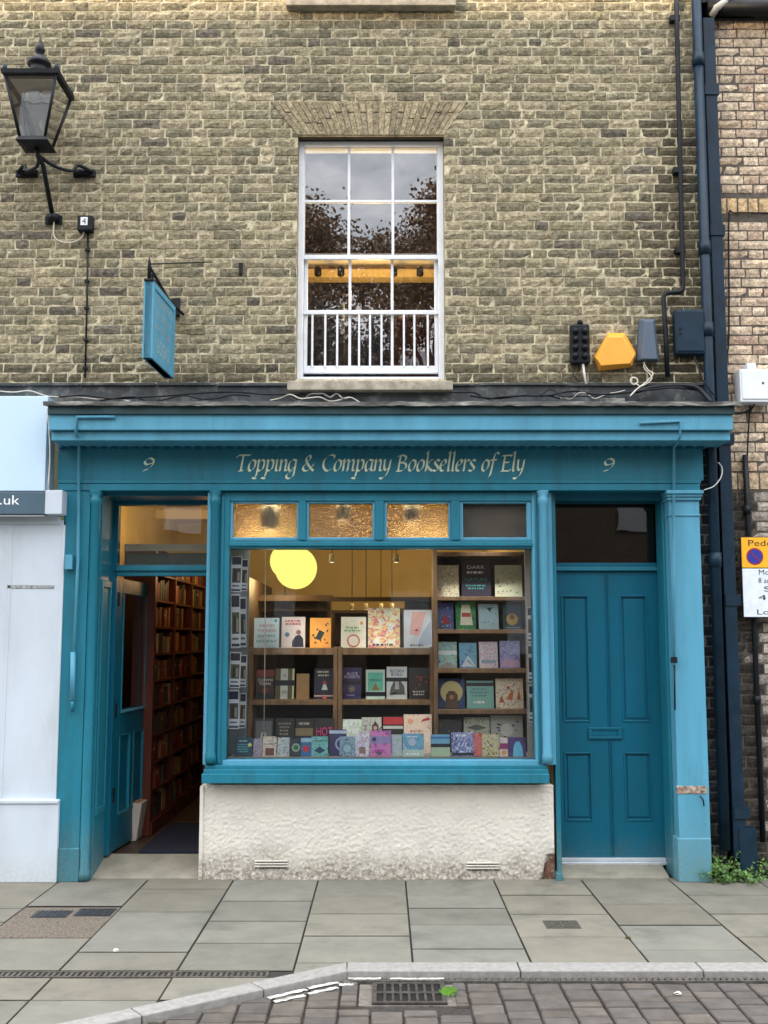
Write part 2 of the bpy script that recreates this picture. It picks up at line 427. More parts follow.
# room behind the upper window
mb = MB()
rz0, rz1, ry1 = ZB+.15, 7.6, 4.2
def room(mb, x0, x1, y0, y1, z0, z1, wm, fm, cm, th=.04, front=None):
    mb.box(x0, x1, y1, y1+th, z0, z1, wm); mb.box(x0-th, x0, y0, y1+th, z0, z1, wm); mb.box(x1, x1+th, y0, y1+th, z0, z1, wm)
    mb.box(x0-th, x1+th, y0, y1+th, z1, z1+th, cm); mb.box(x0-th, x1+th, y0, y1+th, z0-th, z0, fm)
room(mb, -2.2, 2.4, .242, ry1, rz0, rz1, M('upstairs_brown_wall', (.06, .035, .02), var=.2), dark, dark)
mb.build('upstairs_room', shop)
MB().pb(300, 442, 257, 277, 1.6, 1.75, M('ceiling_beam_cream', (.75, .55, .22), var=.08)).build('ceiling_beam', shop)
MB().pb(303, 442, 266.5, 268, 1.55, 1.58, wood).build('picture_rail', shop)
lz = P(384, 285, 1.2).z
for p in (318, 341, 394, 420): MB().lathe(P(p, 272, 1.4), [(.012, -.04), (.03, -.03), (.03, .03), (.01, .05)], black, 10).build('spotlight', shop)
grd = MB()
for p in (312, 325, 337, 359, 370, 381.5, 404, 414.5, 428):
    a = P(p, 367, .14); b = P(p, 313, .14); grd.box(a.x-.0075, a.x+.0075, .136, .148, a.z, b.z, white)
grd.pb(303, 440, 311.5, 314.2, .134, .1495, white); grd.build('window_guard', shop, bevel=.003)
navy = M('navy_cloth', (.012, .035, .085), rough=.9, var=.5, scale=9, stretch=(6, 6, .5))
plum = M('plum_cloth', (.05, .012, .02), rough=.9, var=.5, scale=9, stretch=(6, 6, .5))
def seatback(px0, px1, py0, m, lab):
    mb = MB(); a = P(px0, py0, .62); b = P(px1, py0, .62); n = 14; ring = []
    bz = rz0+.002
    for i in range(n+1):
        u = i/n; x = a.x+(b.x-a.x)*u; y = .62+.025*math.sin(u*19); ring.append((x, y))
    vs = [(x, y, bz) for x, y in ring]+[(x, y+.02, a.z-.04*abs(u_-.5)**2) for (x, y), u_ in zip(ring, [i/n for i in range(n+1)])]
    vs += [(x, y+.12, bz) for x, y in ring]+[(x, y+.12, a.z-.02) for x, y in ring]; k = n+1
    fs = []
    for i in range(n): fs += [(i, i+1, k+i+1, k+i), (2*k+i+1, 2*k+i, 3*k+i, 3*k+i+1), (k+i, k+i+1, 3*k+i+1, 3*k+i)]
    fs += [(0, k, 3*k, 2*k), (n, 2*k+n, 3*k+n, k+n)]
    mb.add(vs, fs, m, smooth=True); one(mb, 'garment', lab, 'garment', 'dark garments behind the upper sash window')
seatback(306, 344, 300, navy, 'navy hanging garment behind the left panes of the upper window')
seatback(350, 388, 312, navy, 'blue hanging garment behind the middle panes of the upper window')
seatback(396, 434, 314, plum, 'dark plum hanging garment behind the right panes of the upper window')
# ------------------------------------------------------------------ shopfront entablature
def X(px, py=460, Y=0): return P(px, py, Y).x
def Z(py, Y): return P(384, py, Y).z
FY = -.10
mb = MB()
mb.box(X(58, 460, FY), X(703, 460, FY), FY, .04, Z(480.5, FY), Z(425, FY), paint)
fascia = mb.build('fascia', shop, bevel=.003)
mb = MB(); mb.box(X(58, 486, -.13), X(700, 486, -.13), -.13, .1, Z(490.5, -.13), Z(484, -.13), paint)
mb.box(X(58, 486, -.115), X(701, 486, -.115), -.118, .1, Z(483.6, -.118), Z(480, -.118), paint)
mb.build('architrave', shop, bevel=.004)
cx0, cx1 = X(49, 420, -.38), X(733, 420, -.38)
mb = MB()
def jag(x0, x1, n, z0, z1, a):
    return
mb.box(cx0, cx1, -.38, .0, Z(430, -.38), Z(414, -.38), paintL)
mb.box(cx0+.01, cx1-.012, -.345, .0, Z(440.5, -.345), Z(431, -.345), paintL)
mb.box(cx0+.03, cx1-.03, -.36, .0, Z(431.2, -.36), Z(429.5, -.36), paint2)
mb.box(cx0-.005, cx1+.01, -.40, .0, Z(414.2, -.40), Z(405, -.40), M('painted_shade_green', (.012, .05, .06), rough=.6))  # shade under the lead lip painted as a dark green band
mb.build('cornice', shop, bevel=.005)
mb = MB(); nd = 62
for i in range(nd):
    xx = X(62, 440, -.12)+(X(700, 440, -.12)-X(62, 440, -.12))*i/(nd-1)
    mb.box(xx-.018, xx+.018, -.135, -.09, Z(448, -.135), Z(443, -.135), paint2)
mb.box(X(60, 440, -.12), X(701, 440, -.12), -.12, -.09, Z(444, -.12), Z(438, -.12), paint2)
mb.build('dentils', shop)
# lead capping with a wavy lip
mb = MB(); n = 90; ring = []
for i in range(n+1):
    x = cx0-.03+(cx1+.045-cx0+.03)*i/n
    w = .006*math.sin(i*.9)+random.uniform(-.004, .004); dz = random.uniform(-.004, .004)
    ring.append([(x, -.43+w, Z(405.6, -.43)+dz), (x, -.43+w*.6, Z(401.5, -.43)+dz), (x, -.2, Z(401.5, -.43)+.003), (x, -.014, Z(402, 0)), (x, -.014, Z(404, 0)-.04)])
mb.loft(ring, lead); mb.build('lead_capping', shop)
MB().box(XL, XR, -.012, .0, Z(403, 0), Z(386, 0), darklead).build('lead_flashing', shop)
mb = MB()
x = XL
while x < XR:
    w = random.uniform(.3, .7); mb.box(x, min(x+w-.01, XR), -.03, .0, Z(386.5, 0)+random.uniform(-.006, .004), Z(383.8, 0)+random.uniform(-.003, .004), darklead); x += w
mb.build('flashing_lip', shop, bevel=.003)
MB().pb(605, 625, 398, 402.5, -.25, -.1, lead).build('lead_patch', shop, bevel=.006)
# fascia lettering, painted with a broad nib
GL = {
 'T': (.80, [[(-.05, 1.2), (.08, 1.38), (.9, 1.40)], [(.40, 1.38), (.36, .7), (.33, .02)], [(.18, 0), (.5, .03)]]),
 'o': (.60, [[(.3, 1), (.10, .62), (.10, .15), (.28, 0), (.5, .38), (.5, .85), (.28, 1)]]),
 'p': (.66, [[(.03, .88), (.14, 1), (.14, .3), (.08, -.4), (-.1, -.68)], [(.14, .68), (.36, 1), (.56, .78), (.5, .2), (.3, 0), (.14, .12)], [(-.18, -.6), (.1, -.68)]]),
 'i': (.31, [[(.03, .88), (.14, 1), (.13, .12), (.27, .03)], [(.15, 1.32), (.22, 1.4)]]),
 'n': (.64, [[(.03, .88), (.13, 1), (.12, 0)], [(.12, .62), (.36, 1), (.5, .82), (.48, .12), (.62, .03)]]),
 'g': (.66, [[(.54, .95), (.3, 1), (.08, .6), (.12, .1), (.3, .05), (.5, .4)], [(.56, 1), (.53, .1), (.46, -.45), (.2, -.68), (-.02, -.5), (.1, -.2), (.4, .02)]]),
 '&': (.95, [[(.8, 0), (.45, .45), (.2, .95), (.26, 1.28), (.42, 1.36), (.5, 1.12), (.25, .72), (.03, .3), (.2, .0), (.5, .12), (.78, .62)]]),
 'C': (.84, [[(.84, 1.15), (.8, 1.36), (.5, 1.40), (.15, 1.0), (.12, .4), (.4, 0), (.74, .18)]]),
 'm': (.98, [[(.03, .88), (.13, 1), (.12, 0)], [(.12, .62), (.34, 1), (.46, .82), (.44, 0)], [(.45, .62), (.68, 1), (.82, .82), (.8, .12), (.93, .03)]]),
 'a': (.63, [[(.5, .92), (.28, 1), (.08, .6), (.12, .08), (.28, .04), (.48, .4)], [(.53, 1), (.49, .15), (.62, .03)]]),
 'y': (.62, [[(.02, .9), (.13, .97), (.15, .3), (.3, .05), (.48, .35)], [(.56, 1), (.48, .1), (.28, -.45), (-.05, -.68)], [(-.12, -.6), (.08, -.7)]]),
 'B': (.80, [[(.2, 1.38), (.16, .7), (.14, 0)], [(.0, 1.28), (.35, 1.40), (.6, 1.2), (.5, .84), (.2, .75)], [(.2, .75), (.6, .65), (.66, .3), (.4, .02), (.02, 0)]]),
 'k': (.60, [[(.04, 1.55), (.15, 1.66), (.12, 0)], [(.52, .98), (.38, .92), (.14, .48)], [(.16, .5), (.34, .22), (.58, 0)]]),
 's': (.47, [[(.43, .88), (.26, 1), (.1, .78), (.25, .5), (.4, .25), (.25, 0), (.02, .08)]]),
 'e': (.52, [[(.1, .45), (.4, .64), (.42, .9), (.28, 1), (.08, .6), (.1, .12), (.28, 0), (.46, .15)]]),
 'l': (.31, [[(.04, 1.55), (.15, 1.66), (.13, .12), (.26, .03)]]),
 'r': (.45, [[(.03, .88), (.13, 1), (.12, 0)], [(.12, .62), (.3, .98), (.46, .9)]]),
 'f': (.42, [[(.6, 1.5), (.42, 1.66), (.27, 1.3), (.18, .3), (.08, -.4), (-.14, -.68)], [(.0, .95), (.46, .98)]]),
 'E': (.74, [[(.2, 1.38), (.16, .7), (.14, 0)], [(.02, 1.35), (.64, 1.38), (.64, 1.25)], [(.16, .75), (.52, .76)], [(.02, 0), (.62, .02), (.66, .15)]]),
 '9': (.6, [[(.5, 1.0), (.3, 1.2), (.07, .9), (.2, .52), (.5, .72)], [(.5, 1.05), (.52, .6), (.36, .1), (.1, -.12)]]),
 ' ': (.42, []),
}
def callig(mb, s, pxa, pxb, pyb, xh, Y, mat):
    tot = sum(GL[ch][0] for ch in s); x = 0
    a, b = P(pxa, pyb, Y), P(pxb, pyb, Y); kx = (b.x-a.x)/tot
    ky = P(384, pyb-xh, Y).z-P(384, pyb, Y).z
    nib = Vector((math.cos(R(38)), 0, math.sin(R(38))))*.0088
    q = 0
    for ch in s:
        adv, st = GL[ch]
        for pts in st:
            cv = crom([(u, v, 0) for u, v in pts], 7) if len(pts) > 2 else [Vector((*p, 0)) for p in pts]
            w = [Vector((a.x+(x+p.x+p.y*.10)*kx, Y-.0012-.0002*(q % 9), a.z+p.y*ky)) for p in cv]; q += 1
            vs = []
            for p in w: vs += [p-nib, p+nib]
            mb.add(vs, [(2*i, 2*i+1, 2*i+3, 2*i+2) for i in range(len(w)-1)], mat)
        x += adv
for a_ in (('Topping & Company Booksellers of Ely', 236, 524, 471, 11.3), ('9', 141.5, 153.5, 469.5, 9.5), ('9', 602, 614, 470, 9.5)):
    mb = MB(); callig(mb, *a_, FY, gold); mb.build('gilt_lettering' if len(a_[0]) > 1 else 'gilt_numeral', fascia)
# ------------------------------------------------------------------ pilasters
def grp(mb, name, parent, bev=.004): return mb.build(name, parent, bevel=bev)
# right pilaster
PY = -.12
px0_, px1_ = X(675, 700, PY), X(706, 700, PY)
mb = MB(); mb.box(px0_, px1_, PY, .16, .0, Z(497, PY), paintL)
mb.box(px0_-.02, px0_+.0, .0, .19, .0, Z(490, 0), paint)
pr = grp(mb, 'pilaster', shop)
mb = MB()
for (e, a, b, yy) in ((.040, 490, 493.5, -.165), (.028, 493.8, 496.6, -.15), (.018, 497, 500, -.138), (.008, 514, 516, -.128)):
    mb.box(px0_-e*.6, px1_+e*.55, yy, .02, Z(b, yy), Z(a, yy), paintL)
grp(mb, 'capital', pr, .003)
mb = MB(); mb.box(px0_-.014, px1_-.002, PY-.014, .165, 0, Z(838, PY), paintL); grp(mb, 'plinth', pr, .006)
mb = MB(); mb.pb(677, 707, 786, 794, PY-.004, PY+.02, M('bare_damaged_wood', (.28, .2, .15), var=.6, scale=40, rough=.9, dirt=(.6, .6, .55), dirt_amt=.9, dirt_scale=30)); grp(mb, 'bare_patch', pr, .004)
mb = MB(); mb.tube(crom([P(700, 796, PY-.01), P(703, 800, PY-.03), P(704, 806, PY-.02)]), .005, black, 6); grp(mb, 'bent_nail', pr, 0)
# left pilaster
mb = MB(); lx0, lx1 = X(60, 700, PY), X(84, 700, PY)
mb.box(lx0-.02, lx1, PY, .16, 0, Z(490.5, PY), paint)
pl = grp(mb, 'pilaster', shop)
mb = MB(); mb.box(lx0-.03, lx1+.004, PY-.014, .165, 0, Z(848, PY), paint); grp(mb, 'plinth', pl, .006)
# colonettes (door left, window left, window right)
def colon(px, pyt, pyb, r, Y, m=paint):
    a = P(px, (pyt+pyb)/2, Y).x; zt, zb = Z(pyt, Y), Z(pyb, Y)
    mb = MB(); mb.lathe((a, Y, zb), [(r*1.2, 0), (r*1.2, .05), (r, .07), (r, (zt-zb)-.10), (r*1.25, (zt-zb)-.085), (r*1.25, (zt-zb)-.05), (r*.95, (zt-zb)-.04), (r*1.4, (zt-zb)-.01), (r*1.4, zt-zb)], m, 20)
    return mb.build('colonette', shop)
colon(90, 491, 880, .034, -.10); colon(213, 491, 763, .030, -.115); colon(545, 491, 763, .030, -.115, paintL)
# ------------------------------------------------------------------ left doorway (recessed)
DY = .25
zth = Z(856, DY)                                    # top of the doorstep at the door
mb = MB(); mb.prism([G(86, 880.5, 0)+Vector((0, 0, -.05)), G(203, 880.5, 0)+Vector((0, 0, -.05)), (X(203, 860, .3), .3, -.05), (X(86, 860, .3), .3, -.05)], (0, 0, .05), stone)
mb = MB()
sx0, sx1 = X(87, 870, -.02), X(199.5, 870, -.02)
step_m = M('doorstep_stone', (.22, .215, .17), rough=.85, var=.15, scale=7, bump=.4, bscale=60, dirt=(.2, .19, .13), dirt_amt=.4)
mb.loft([[(sx0, -.04, -.02), (sx1, -.04, -.02), (sx1, -.04, .012), (sx0, -.04, .012)], [(sx0, .34, -.02), (sx1, .34, -.02), (sx1, .34, zth), (sx0, .34, zth)]], step_m)
mb.build('doorstep', shop, bevel=.006)
# left reveal: panelled
rx = X(97, 700, -.06)
mb = MB(); mb.box(lx1, rx, -.06, DY, .0, Z(492, -.06), paint)
mb.box(rx, rx+.014, -.04, -.01, Z(815, 0), Z(580, 0), paint); mb.box(rx, rx+.014, .18, .21, Z(815, 0), Z(580, 0), paint)
mb.box(rx, rx+.014, -.01, .18, Z(815, 0), Z(808, 0), paint); mb.box(rx, rx+.014, -.01, .18, Z(587, 0), Z(580, 0), paint)
mb.build('door_reveal', shop, bevel=.004)
mb = MB()
jx = rx
mb.box(jx-.02, jx+.035, DY, DY+.08, zth, Z(497, DY), paint2)                       # left jamb
jr = X(207, 700, DY)+.02
mb.box(jx+.035, jr, DY-.01, DY+.08, Z(576, DY), Z(565, DY), paint); mb.box(jx+.035, jr, DY-.03, DY, Z(571, DY), Z(567, DY), paint)
mb.box(jx+.035, jr, DY, DY+.08, Z(505, DY), Z(480, DY), paint2)
df = mb.build('door_frame', shop, bevel=.004)
MB().box(jx-.3, X(216, 495, 0), -.05, .3, Z(497, 0), Z(478, 0), paint2).build('soffit', shop)
clr = glass('clear_glass', 1.5, (.97, .98, .97), mult=1.3, wav=.03)
fl = MB(); fl.box(jx+.035, jr, DY+.035, DY+.041, Z(565, DY), Z(505, DY), clr); flo = fl.build('fanlight', shop)
MB().box(jx+.035, jr, DY+.2, DY+.22, Z(551, DY+.2), Z(544, DY+.2), M('grey_rail', (.3, .33, .3), var=.1)).build('fanlight_rail', flo)
MB().box(jx+.035, jr, DY+.26, DY+.28, Z(566, DY+.26), Z(553, DY+.26), M('teal_blind', (.02, .07, .09), var=.1)).build('roller_blind', flo)
# open door leaf, swung in against the left wall
dt = Z(578, DY+.05)
hinge = Vector((jx+.036, DY+.07, zth+.01)); ang = R(86); w = .82; hgt = dt-hinge.z
dm = Matrix.Translation(hinge) @ Matrix.Rotation(ang, 4, 'Z')
mb = MB()
def db(m_, x0, x1, y0, y1, z0, z1, mat): m_.box(x0, x1, y0, y1, z0, z1, mat, mat=dm)
st = .11; g0, g1 = hgt*.50, hgt-.11
db(mb, 0, st, 0, .045, 0, hgt, paint2); db(mb, w-st, w, 0, .045, 0, hgt, paint2)
db(mb, st, w-st, 0, .045, g1, hgt, paint2); db(mb, st, w-st, 0, .045, g0-.16, g0, paint2); db(mb, st, w-st, 0, .045, 0, .24, paint2)
db(mb, w/2-.04, w/2+.04, 0, .045, .24, g0-.16, paint2)
db(mb, st, w/2-.04, .012, .033, .24, g0-.16, paint2); db(mb, w/2+.04, w-st, .012, .033, .24, g0-.16, paint2)
od = mb.build('open_door', shop, bevel=.004); od['label'] = 'open glazed teal door swung inwards'
mb = MB()
for a, b in ((st, w/2-.04), (w/2+.04, w-st)):
    for (p, q, r_, s_) in ((a, a+.014, .24, g0-.16), (b-.014, b, .24, g0-.16), (a, b, .24, .254), (a, b, g0-.174, g0-.16)):
        db(mb, p, q, -.006, .012, r_, s_, paint)
db(mb, st, w-st, -.012, .0, g0-.005, g0+.015, paintL); db(mb, st, st+.014, -.008, 0, g0, g1, paint); db(mb, w-st-.014, w-st, -.008, 0, g0, g1, paint)
mb.build('panel_moulding', od)
mb = MB(); db(mb, st, w-st, .018, .024, g0, g1, glass('door_glass', 1.6, (.9, .85, .75), mult=2.2)); mb.build('door_pane', od)
mb = MB()
for zz in (.35, .95, 1.75): MB().box(-.012, .004, -.012, .03, zz, zz+.10, black, mat=dm).build('hinge', od)
mb = MB(); mb.lathe(dm @ Vector((w-.05, -.03, hgt*.47)), [(.01, 0), (.022, .01), (.022, .03), (.008, .04)], M('brass', (.5, .35, .12), metal=1, rough=.3), 12); mb.build('door_knob', od)
# ------------------------------------------------------------------ shop window
WY = -.085
gx0, gx1 = X(227.5, 650, WY), X(534, 650, WY)
mb = MB()
mb.box(X(205, 640, WY), gx0, WY, .05, Z(765, WY), Z(492, WY), paint)
mb.box(gx1, X(554, 640, WY), WY, .05, Z(765, WY), Z(492, WY), paintL)
mb.box(X(205, 640, -.105), X(209, 640, -.105), -.105, .05, Z(765, -.105), Z(492, -.105), paintL)
mb.box(X(219, 640, -.10), X(222, 640, -.10), -.10, WY, Z(763, -.1), Z(496, -.1), paint)
mb.box(X(537, 640, -.10), X(539, 640, -.10), -.10, WY, Z(763, -.1), Z(496, -.1), paint)
mb.box(gx0, gx1, WY, .04, Z(501, WY), Z(492, WY), paint)
mb.box(gx0, gx1, WY, .04, Z(548.5, WY), Z(540, WY), paint); mb.box(gx0, gx1, -.10, WY, Z(546, -.10), Z(542, -.10), paint)
for a, b in ((299, 306), (375, 384), (451, 460)):
    mb.box(X(a, 520, -.095), X(b, 520, -.095), -.095, .04, Z(540, -.095), Z(501, -.095), paint)
mb.box(gx0-.02, gx1+.02, WY-.004, .04, Z(765.5, WY), Z(760, WY), paintL)
wf = mb.build('shop_window', shop, bevel=.004)
mb = MB()
mb.box(X(201.5, 775, -.17), X(549.5, 775, -.17), -.17, .05, Z(783.5, -.17), Z(774, -.17), paint)
mb.box(X(203.5, 768, -.14), X(548.5, 768, -.14), -.14, .05, Z(773.8, -.14), Z(769.5, -.14), paint)
mb.box(X(205, 768, -.115), X(547.5, 768, -.115), -.115, .05, Z(769.3, -.115), Z(765.3, -.115), paint)
mb.build('window_sill', wf, bevel=.004)
lights = [(233, 297), (309, 372.5), (387, 448.5), (463, 526.5)]
hg = obscured('hammered_glass')
slots = [(gx0, X(299, 520, -.095)), (X(306, 520, -.095), X(375, 520, -.095)), (X(384, 520, -.095), X(451, 520, -.095)), (X(460, 520, -.095), gx1)]
for (a, b), (p, q) in zip(slots, lights):
    mb = MB(); xa, xb = X(p, 520, -.06), X(q, 520, -.06); z0, z1 = Z(540, -.07), Z(501, -.07); gz0, gz1 = Z(537.5, -.06), Z(503.5, -.06)
    mb.box(a, xa, -.07, .02, z0, z1, paintL); mb.box(xb, b, -.07, .02, z0, z1, paintL)
    mb.box(xa, xb, -.07, .02, z0, gz0, paintL); mb.box(xa, xb, -.07, .02, gz1, z1, paintL)
    tl = mb.build('transom_light', shop, bevel=.004)
    MB().box(xa, xb, -.03, -.024, gz0, gz1, hg).build('hammered_pane', tl)
MB().box(X(456, 520, .05), X(533, 520, .05), .05, .06, Z(549, .05), Z(494, .05), M('dark_bulkhead', (.05, .05, .05), var=.1)).build('bulkhead', shop)  # added board that makes the fourth transom light look dark
sg = glass('shop_glass', 1.45, (.95, .97, .96), mult=.85, wav=.02)
MB().box(gx0, gx1, -.03, -.024, Z(761, WY), Z(548, WY), sg).build('display_pane', wf)
# stall riser, subdivided and roughened
mb = MB(); a, b = X(200, 830, -.05), X(554, 830, -.05); zt = Z(785, -.05); nx, nz = 300, 80
from mathutils import noise as mn
vs = []
for k in range(nz+1):
    for i in range(nx+1):
        x, z = a+(b-a)*i/nx, -.03+(zt+.03)*k/nz
        d = .0035*mn.noise(Vector((x*40, 0, z*40)))+.0055*mn.noise(Vector((x*85, 3, z*85)))+.004*mn.noise(Vector((x*4, 7, z*4)))
        if z < .10: d += .012*(mn.noise(Vector((x*18, 1, z*18)))-.1)*(1-z/.10)
        if x > b-.09+z*.25 and z < .16: d -= .03
        if x < a+.02: d += .006
        vs.append((x, -.05-d, z))
fs = [(k*(nx+1)+i, k*(nx+1)+i+1, (k+1)*(nx+1)+i+1, (k+1)*(nx+1)+i) for k in range(nz) for i in range(nx)]
mb.add(vs, fs, render_m, smooth=True)
mb.box(a+.004, b-.004, -.02, .2, -.03, zt, render_m); mb.box(a-.003, a+.02, -.062, .3, -.03, zt-.01, render_m)
stall = mb.build('stall_riser', shop)
mb = MB(); rng = [(b-.075, 0.0), (b+.002, 0.0), (b+.002, .17), (b-.02, .20), (b-.03, .14), (b-.06, .10)]
mb.prism([(x, -.033, z) for x, z in rng], (0, .05, 0), M('exposed_red_brick', (.12, .055, .035), rough=.95, var=.5, scale=40, bump=1, bscale=60, dirt=(.3, .28, .22), dirt_amt=.8, dirt_scale=25)); mb.build('broken_corner', stall)
mb = MB(); mb.box(b+.004, b+.045, -.10, .1, 0, .05, paint); mb.prism([(b+.0, -.085, .0), (b+.055, -.085, 0), (b+.03, -.085, .13)], (0, .03, 0), paint); mb.build('post_foot', shop, bevel=.004)
vent_m = M('white_vent_plaster', (.58, .57, .51), rough=.7, var=.1, low=((.2, .18, .12), .1, .6))
for (p, q, r_, s_) in ((255, 287, 860.5, 868.5), (467, 499, 862.5, 870.5)):
    mb = MB(); h = (s_-r_)/3
    mb.pb(p, q, r_, s_, -.052, -.0, M('vent_dark', (.02, .018, .015)))
    for k in range(3): mb.pb(p-.5, q+.5, r_+k*h, r_+k*h+h*.55, -.068, -.04, vent_m)
    v = mb.build('air_vent', stall, bevel=.002)
# ------------------------------------------------------------------ right-hand door
RY = .20
mb = MB()
ex0, ex1 = X(558, 720, RY), X(663, 720, RY)
zd0, zd1 = Z(858, RY), Z(571.5, RY)
mb.box(X(554, 700, -.04), ex0-.03, -.04, RY+.06, 0.0, Z(492, -.04), paint)          # left post
mb.box(ex0-.03, ex0-.002, RY-.03, RY+.05, .0, Z(500, RY), paint)
mb.box(ex1+.002, ex1+.05, RY-.02, RY+.05, .0, Z(500, RY), paint)
mb.box(ex1+.012, ex1+.05, .0, RY-.02, .0, Z(500, RY), paint)
mb.box(ex0-.002, ex1+.002, RY-.03, RY+.04, Z(571, RY), Z(567, RY), paint); mb.box(ex0-.002, ex1+.002, RY-.015, RY+.04, Z(567, RY), Z(563, RY), paint2)
mb.box(ex0-.03, ex1+.1, .0, RY+.05, Z(504, RY), Z(480, RY), paint2)
mb.build('door_frame', shop, bevel=.004)
mb = MB(); W_ = ex1-ex0; mid = (ex0+ex1)/2-.005; T = .045
panels = []
for (a, b) in ((ex0+.0, ex0+.165*W_/.78), (mid+.095, ex1-.08)):
    for (zt_, zb_) in ((595, 722), (752, 821)): panels.append((a, b, Z(zb_, RY), Z(zt_, RY)))
def slabholes(mb, x0, x1, z0, z1, hs, yf, yb, m):
    xs = sorted({x0, x1, *[h[0] for h in hs], *[h[1] for h in hs]}); zs = sorted({z0, z1, *[h[2] for h in hs], *[h[3] for h in hs]})
    for i in range(len(xs)-1):
        for k in range(len(zs)-1):
            cx, cz = (xs[i]+xs[i+1])/2, (zs[k]+zs[k+1])/2
            if not any(h[0] < cx < h[1] and h[2] < cz < h[3] for h in hs): mb.box(xs[i], xs[i+1], yf, yb, zs[k], zs[k+1], m)
pa = [(ex0+.035, ex0+.235, Z(722, RY), Z(595, RY)), (ex0+.035, ex0+.235, Z(821, RY), Z(752, RY)),
      (mid+.09, ex1-.09, Z(722, RY), Z(595, RY)), (mid+.09, ex1-.09, Z(821, RY), Z(752, RY))]
slabholes(mb, ex0, ex1, zd0, zd1, pa, RY, RY+T, paint2)
rd = mb.build('panelled_door', shop); rd['label'] = 'closed teal double-leaf panelled door'
mb = MB()
for x0, x1, z0, z1 in pa:
    mb.box(x0, x1, RY+.014, RY+.04, z0, z1, paint2)
    t_ = .013
    for (a, b, c_, d_) in ((x0, x0+t_, z0, z1), (x1-t_, x1, z0, z1), (x0+t_, x1-t_, z0, z0+t_), (x0+t_, x1-t_, z1-t_, z1)): mb.box(a, b, RY-.006, RY+.016, c_, d_, paint2)
    mb.box(x0+.028, x1-.028, RY+.006, RY+.02, z0+.028, z1-.028, paint2)
mb.build('door_panel', rd, bevel=.003)
mb = MB(); mb.box(mid-.012, mid-.004, RY-.010, RY+.005, zd0+.02, zd1-.01, paint2); mb.box(mid+.004, mid+.012, RY-.010, RY+.005, zd0+.02, zd1-.01, paint2); mb.build('meeting_bead', rd, bevel=.003)
mb = MB(); a, b = X(588, 733, RY), X(622, 733, RY); z0, z1 = Z(739, RY), Z(727, RY)
mb.box(a, b, RY-.016, RY+.002, z0, z0+.02, paint2); mb.box(a, b, RY-.016, RY+.002, z1-.02, z1, paint2); mb.box(a, a+.03, RY-.016, RY+.002, z0+.02, z1-.02, paint2); mb.box(b-.03, b, RY-.016, RY+.002, z0+.02, z1-.02, paint2)
mb.box(a+.03, b-.03, RY-.008, RY+.002, z0+.02, z1-.02, paint2); mb.build('letter_plate', rd, bevel=.004)
mb = MB(); mb.box(ex0+.005, ex1-.005, RY-.02, RY+.002, Z(861, RY), Z(857.5, RY), M('aluminium_strip', (.62, .68, .74), rough=.35, metal=.6, var=.1)); mb.box(ex0+.005, ex1-.005, RY-.04, RY-.015, Z(864, RY), Z(861.3, RY), MATS['aluminium_strip']); mb.build('weather_bar', rd, bevel=.002)
MB().box(ex0-.002, ex1+.002, RY+.01, RY+.016, Z(563, RY), Z(504, RY), glass('dark_fanlight_glass', 1.5, (.35, .35, .35), mult=1.2, wav=.03)).build('fanlight', shop)
mb = MB(); s0, s1 = X(557, 870, 0), X(668, 870, 0)
mb.loft([[(s0, -.045, -.02), (s1, -.045, -.02), (s1, -.045, .014), (s0, -.045, .014)], [(s0, RY+.05, -.02), (s1, RY+.05, -.02), (s1, RY+.05, zd0-.016), (s0, RY+.05, zd0-.016)]], step_m); mb.build('doorstep', shop, bevel=.005)
# hall behind the right door, shop room
mb = MB()
room(mb, X(554, 700, 0)+.03, ex1+.2, RY+.06, 2.6, .02, 3.1, dark, dark, dark); mb.build('hall', shop)
mb = MB(); xr0, xr1 = -2.45, X(552, 700, 0)
mb.box(xr0, xr1, 5.2, 5.25, 0, 3.0, cream); mb.box(xr0-.05, xr0, .3, 5.25, 0, 3.0, cream); mb.box(xr1, xr1+.04, .05, 5.25, 0, 3.0, cream)
mb.box(xr0, jx-.02, .30, .34, 0, 3.0, cream)
mb.build('interior_wall', shop)
MB().box(xr0, xr1, .051, 5.2, 3.0, 3.05, ceil_m).build('ceiling', shop)
MB().box(xr0, xr1, .341, 5.2, zth-.05, zth-.005, M('dark_floor', (.05, .03, .02), rough=.5, var=.3)).build('floor', shop)
mb = MB()
for yy in (1.3, 2.6, 3.9): mb.box(xr0, xr1, yy, yy+.10, 2.90, 2.999, ceil_m)
mb.build('ceiling_beam', shop, bevel=.004)
# partition between door lobby and window bed; bed
zbed = Z(758.5, 0.0)
bedm = M('window_bed_board', (.32, .30, .27), rough=.7, var=.1)
MB().box(X(228, 700, .0), X(534, 700, 0), .05, .86, zbed-.03, zbed, bedm).build('window_bed', shop)
MB().box(X(208, 700, .06), X(227, 700, .06)-.01, .05, .36, .0, Z(501, .06), paint2).build('window_cheek', shop)
greym = M('grey_lining', (.22, .25, .29), rough=.8, var=.1)
MB().box(X(227, 650, .10), X(247, 650, .2), .26, .28, zbed, Z(545, .26), greym).build('lining_panel', shop)
MB().box(X(526.5, 650, .10), X(536, 650, .10), .12, .14, zbed, Z(545, .12), M('pale_lining', (.45, .42, .38), rough=.8, var=.1)).build('lining_panel', shop)
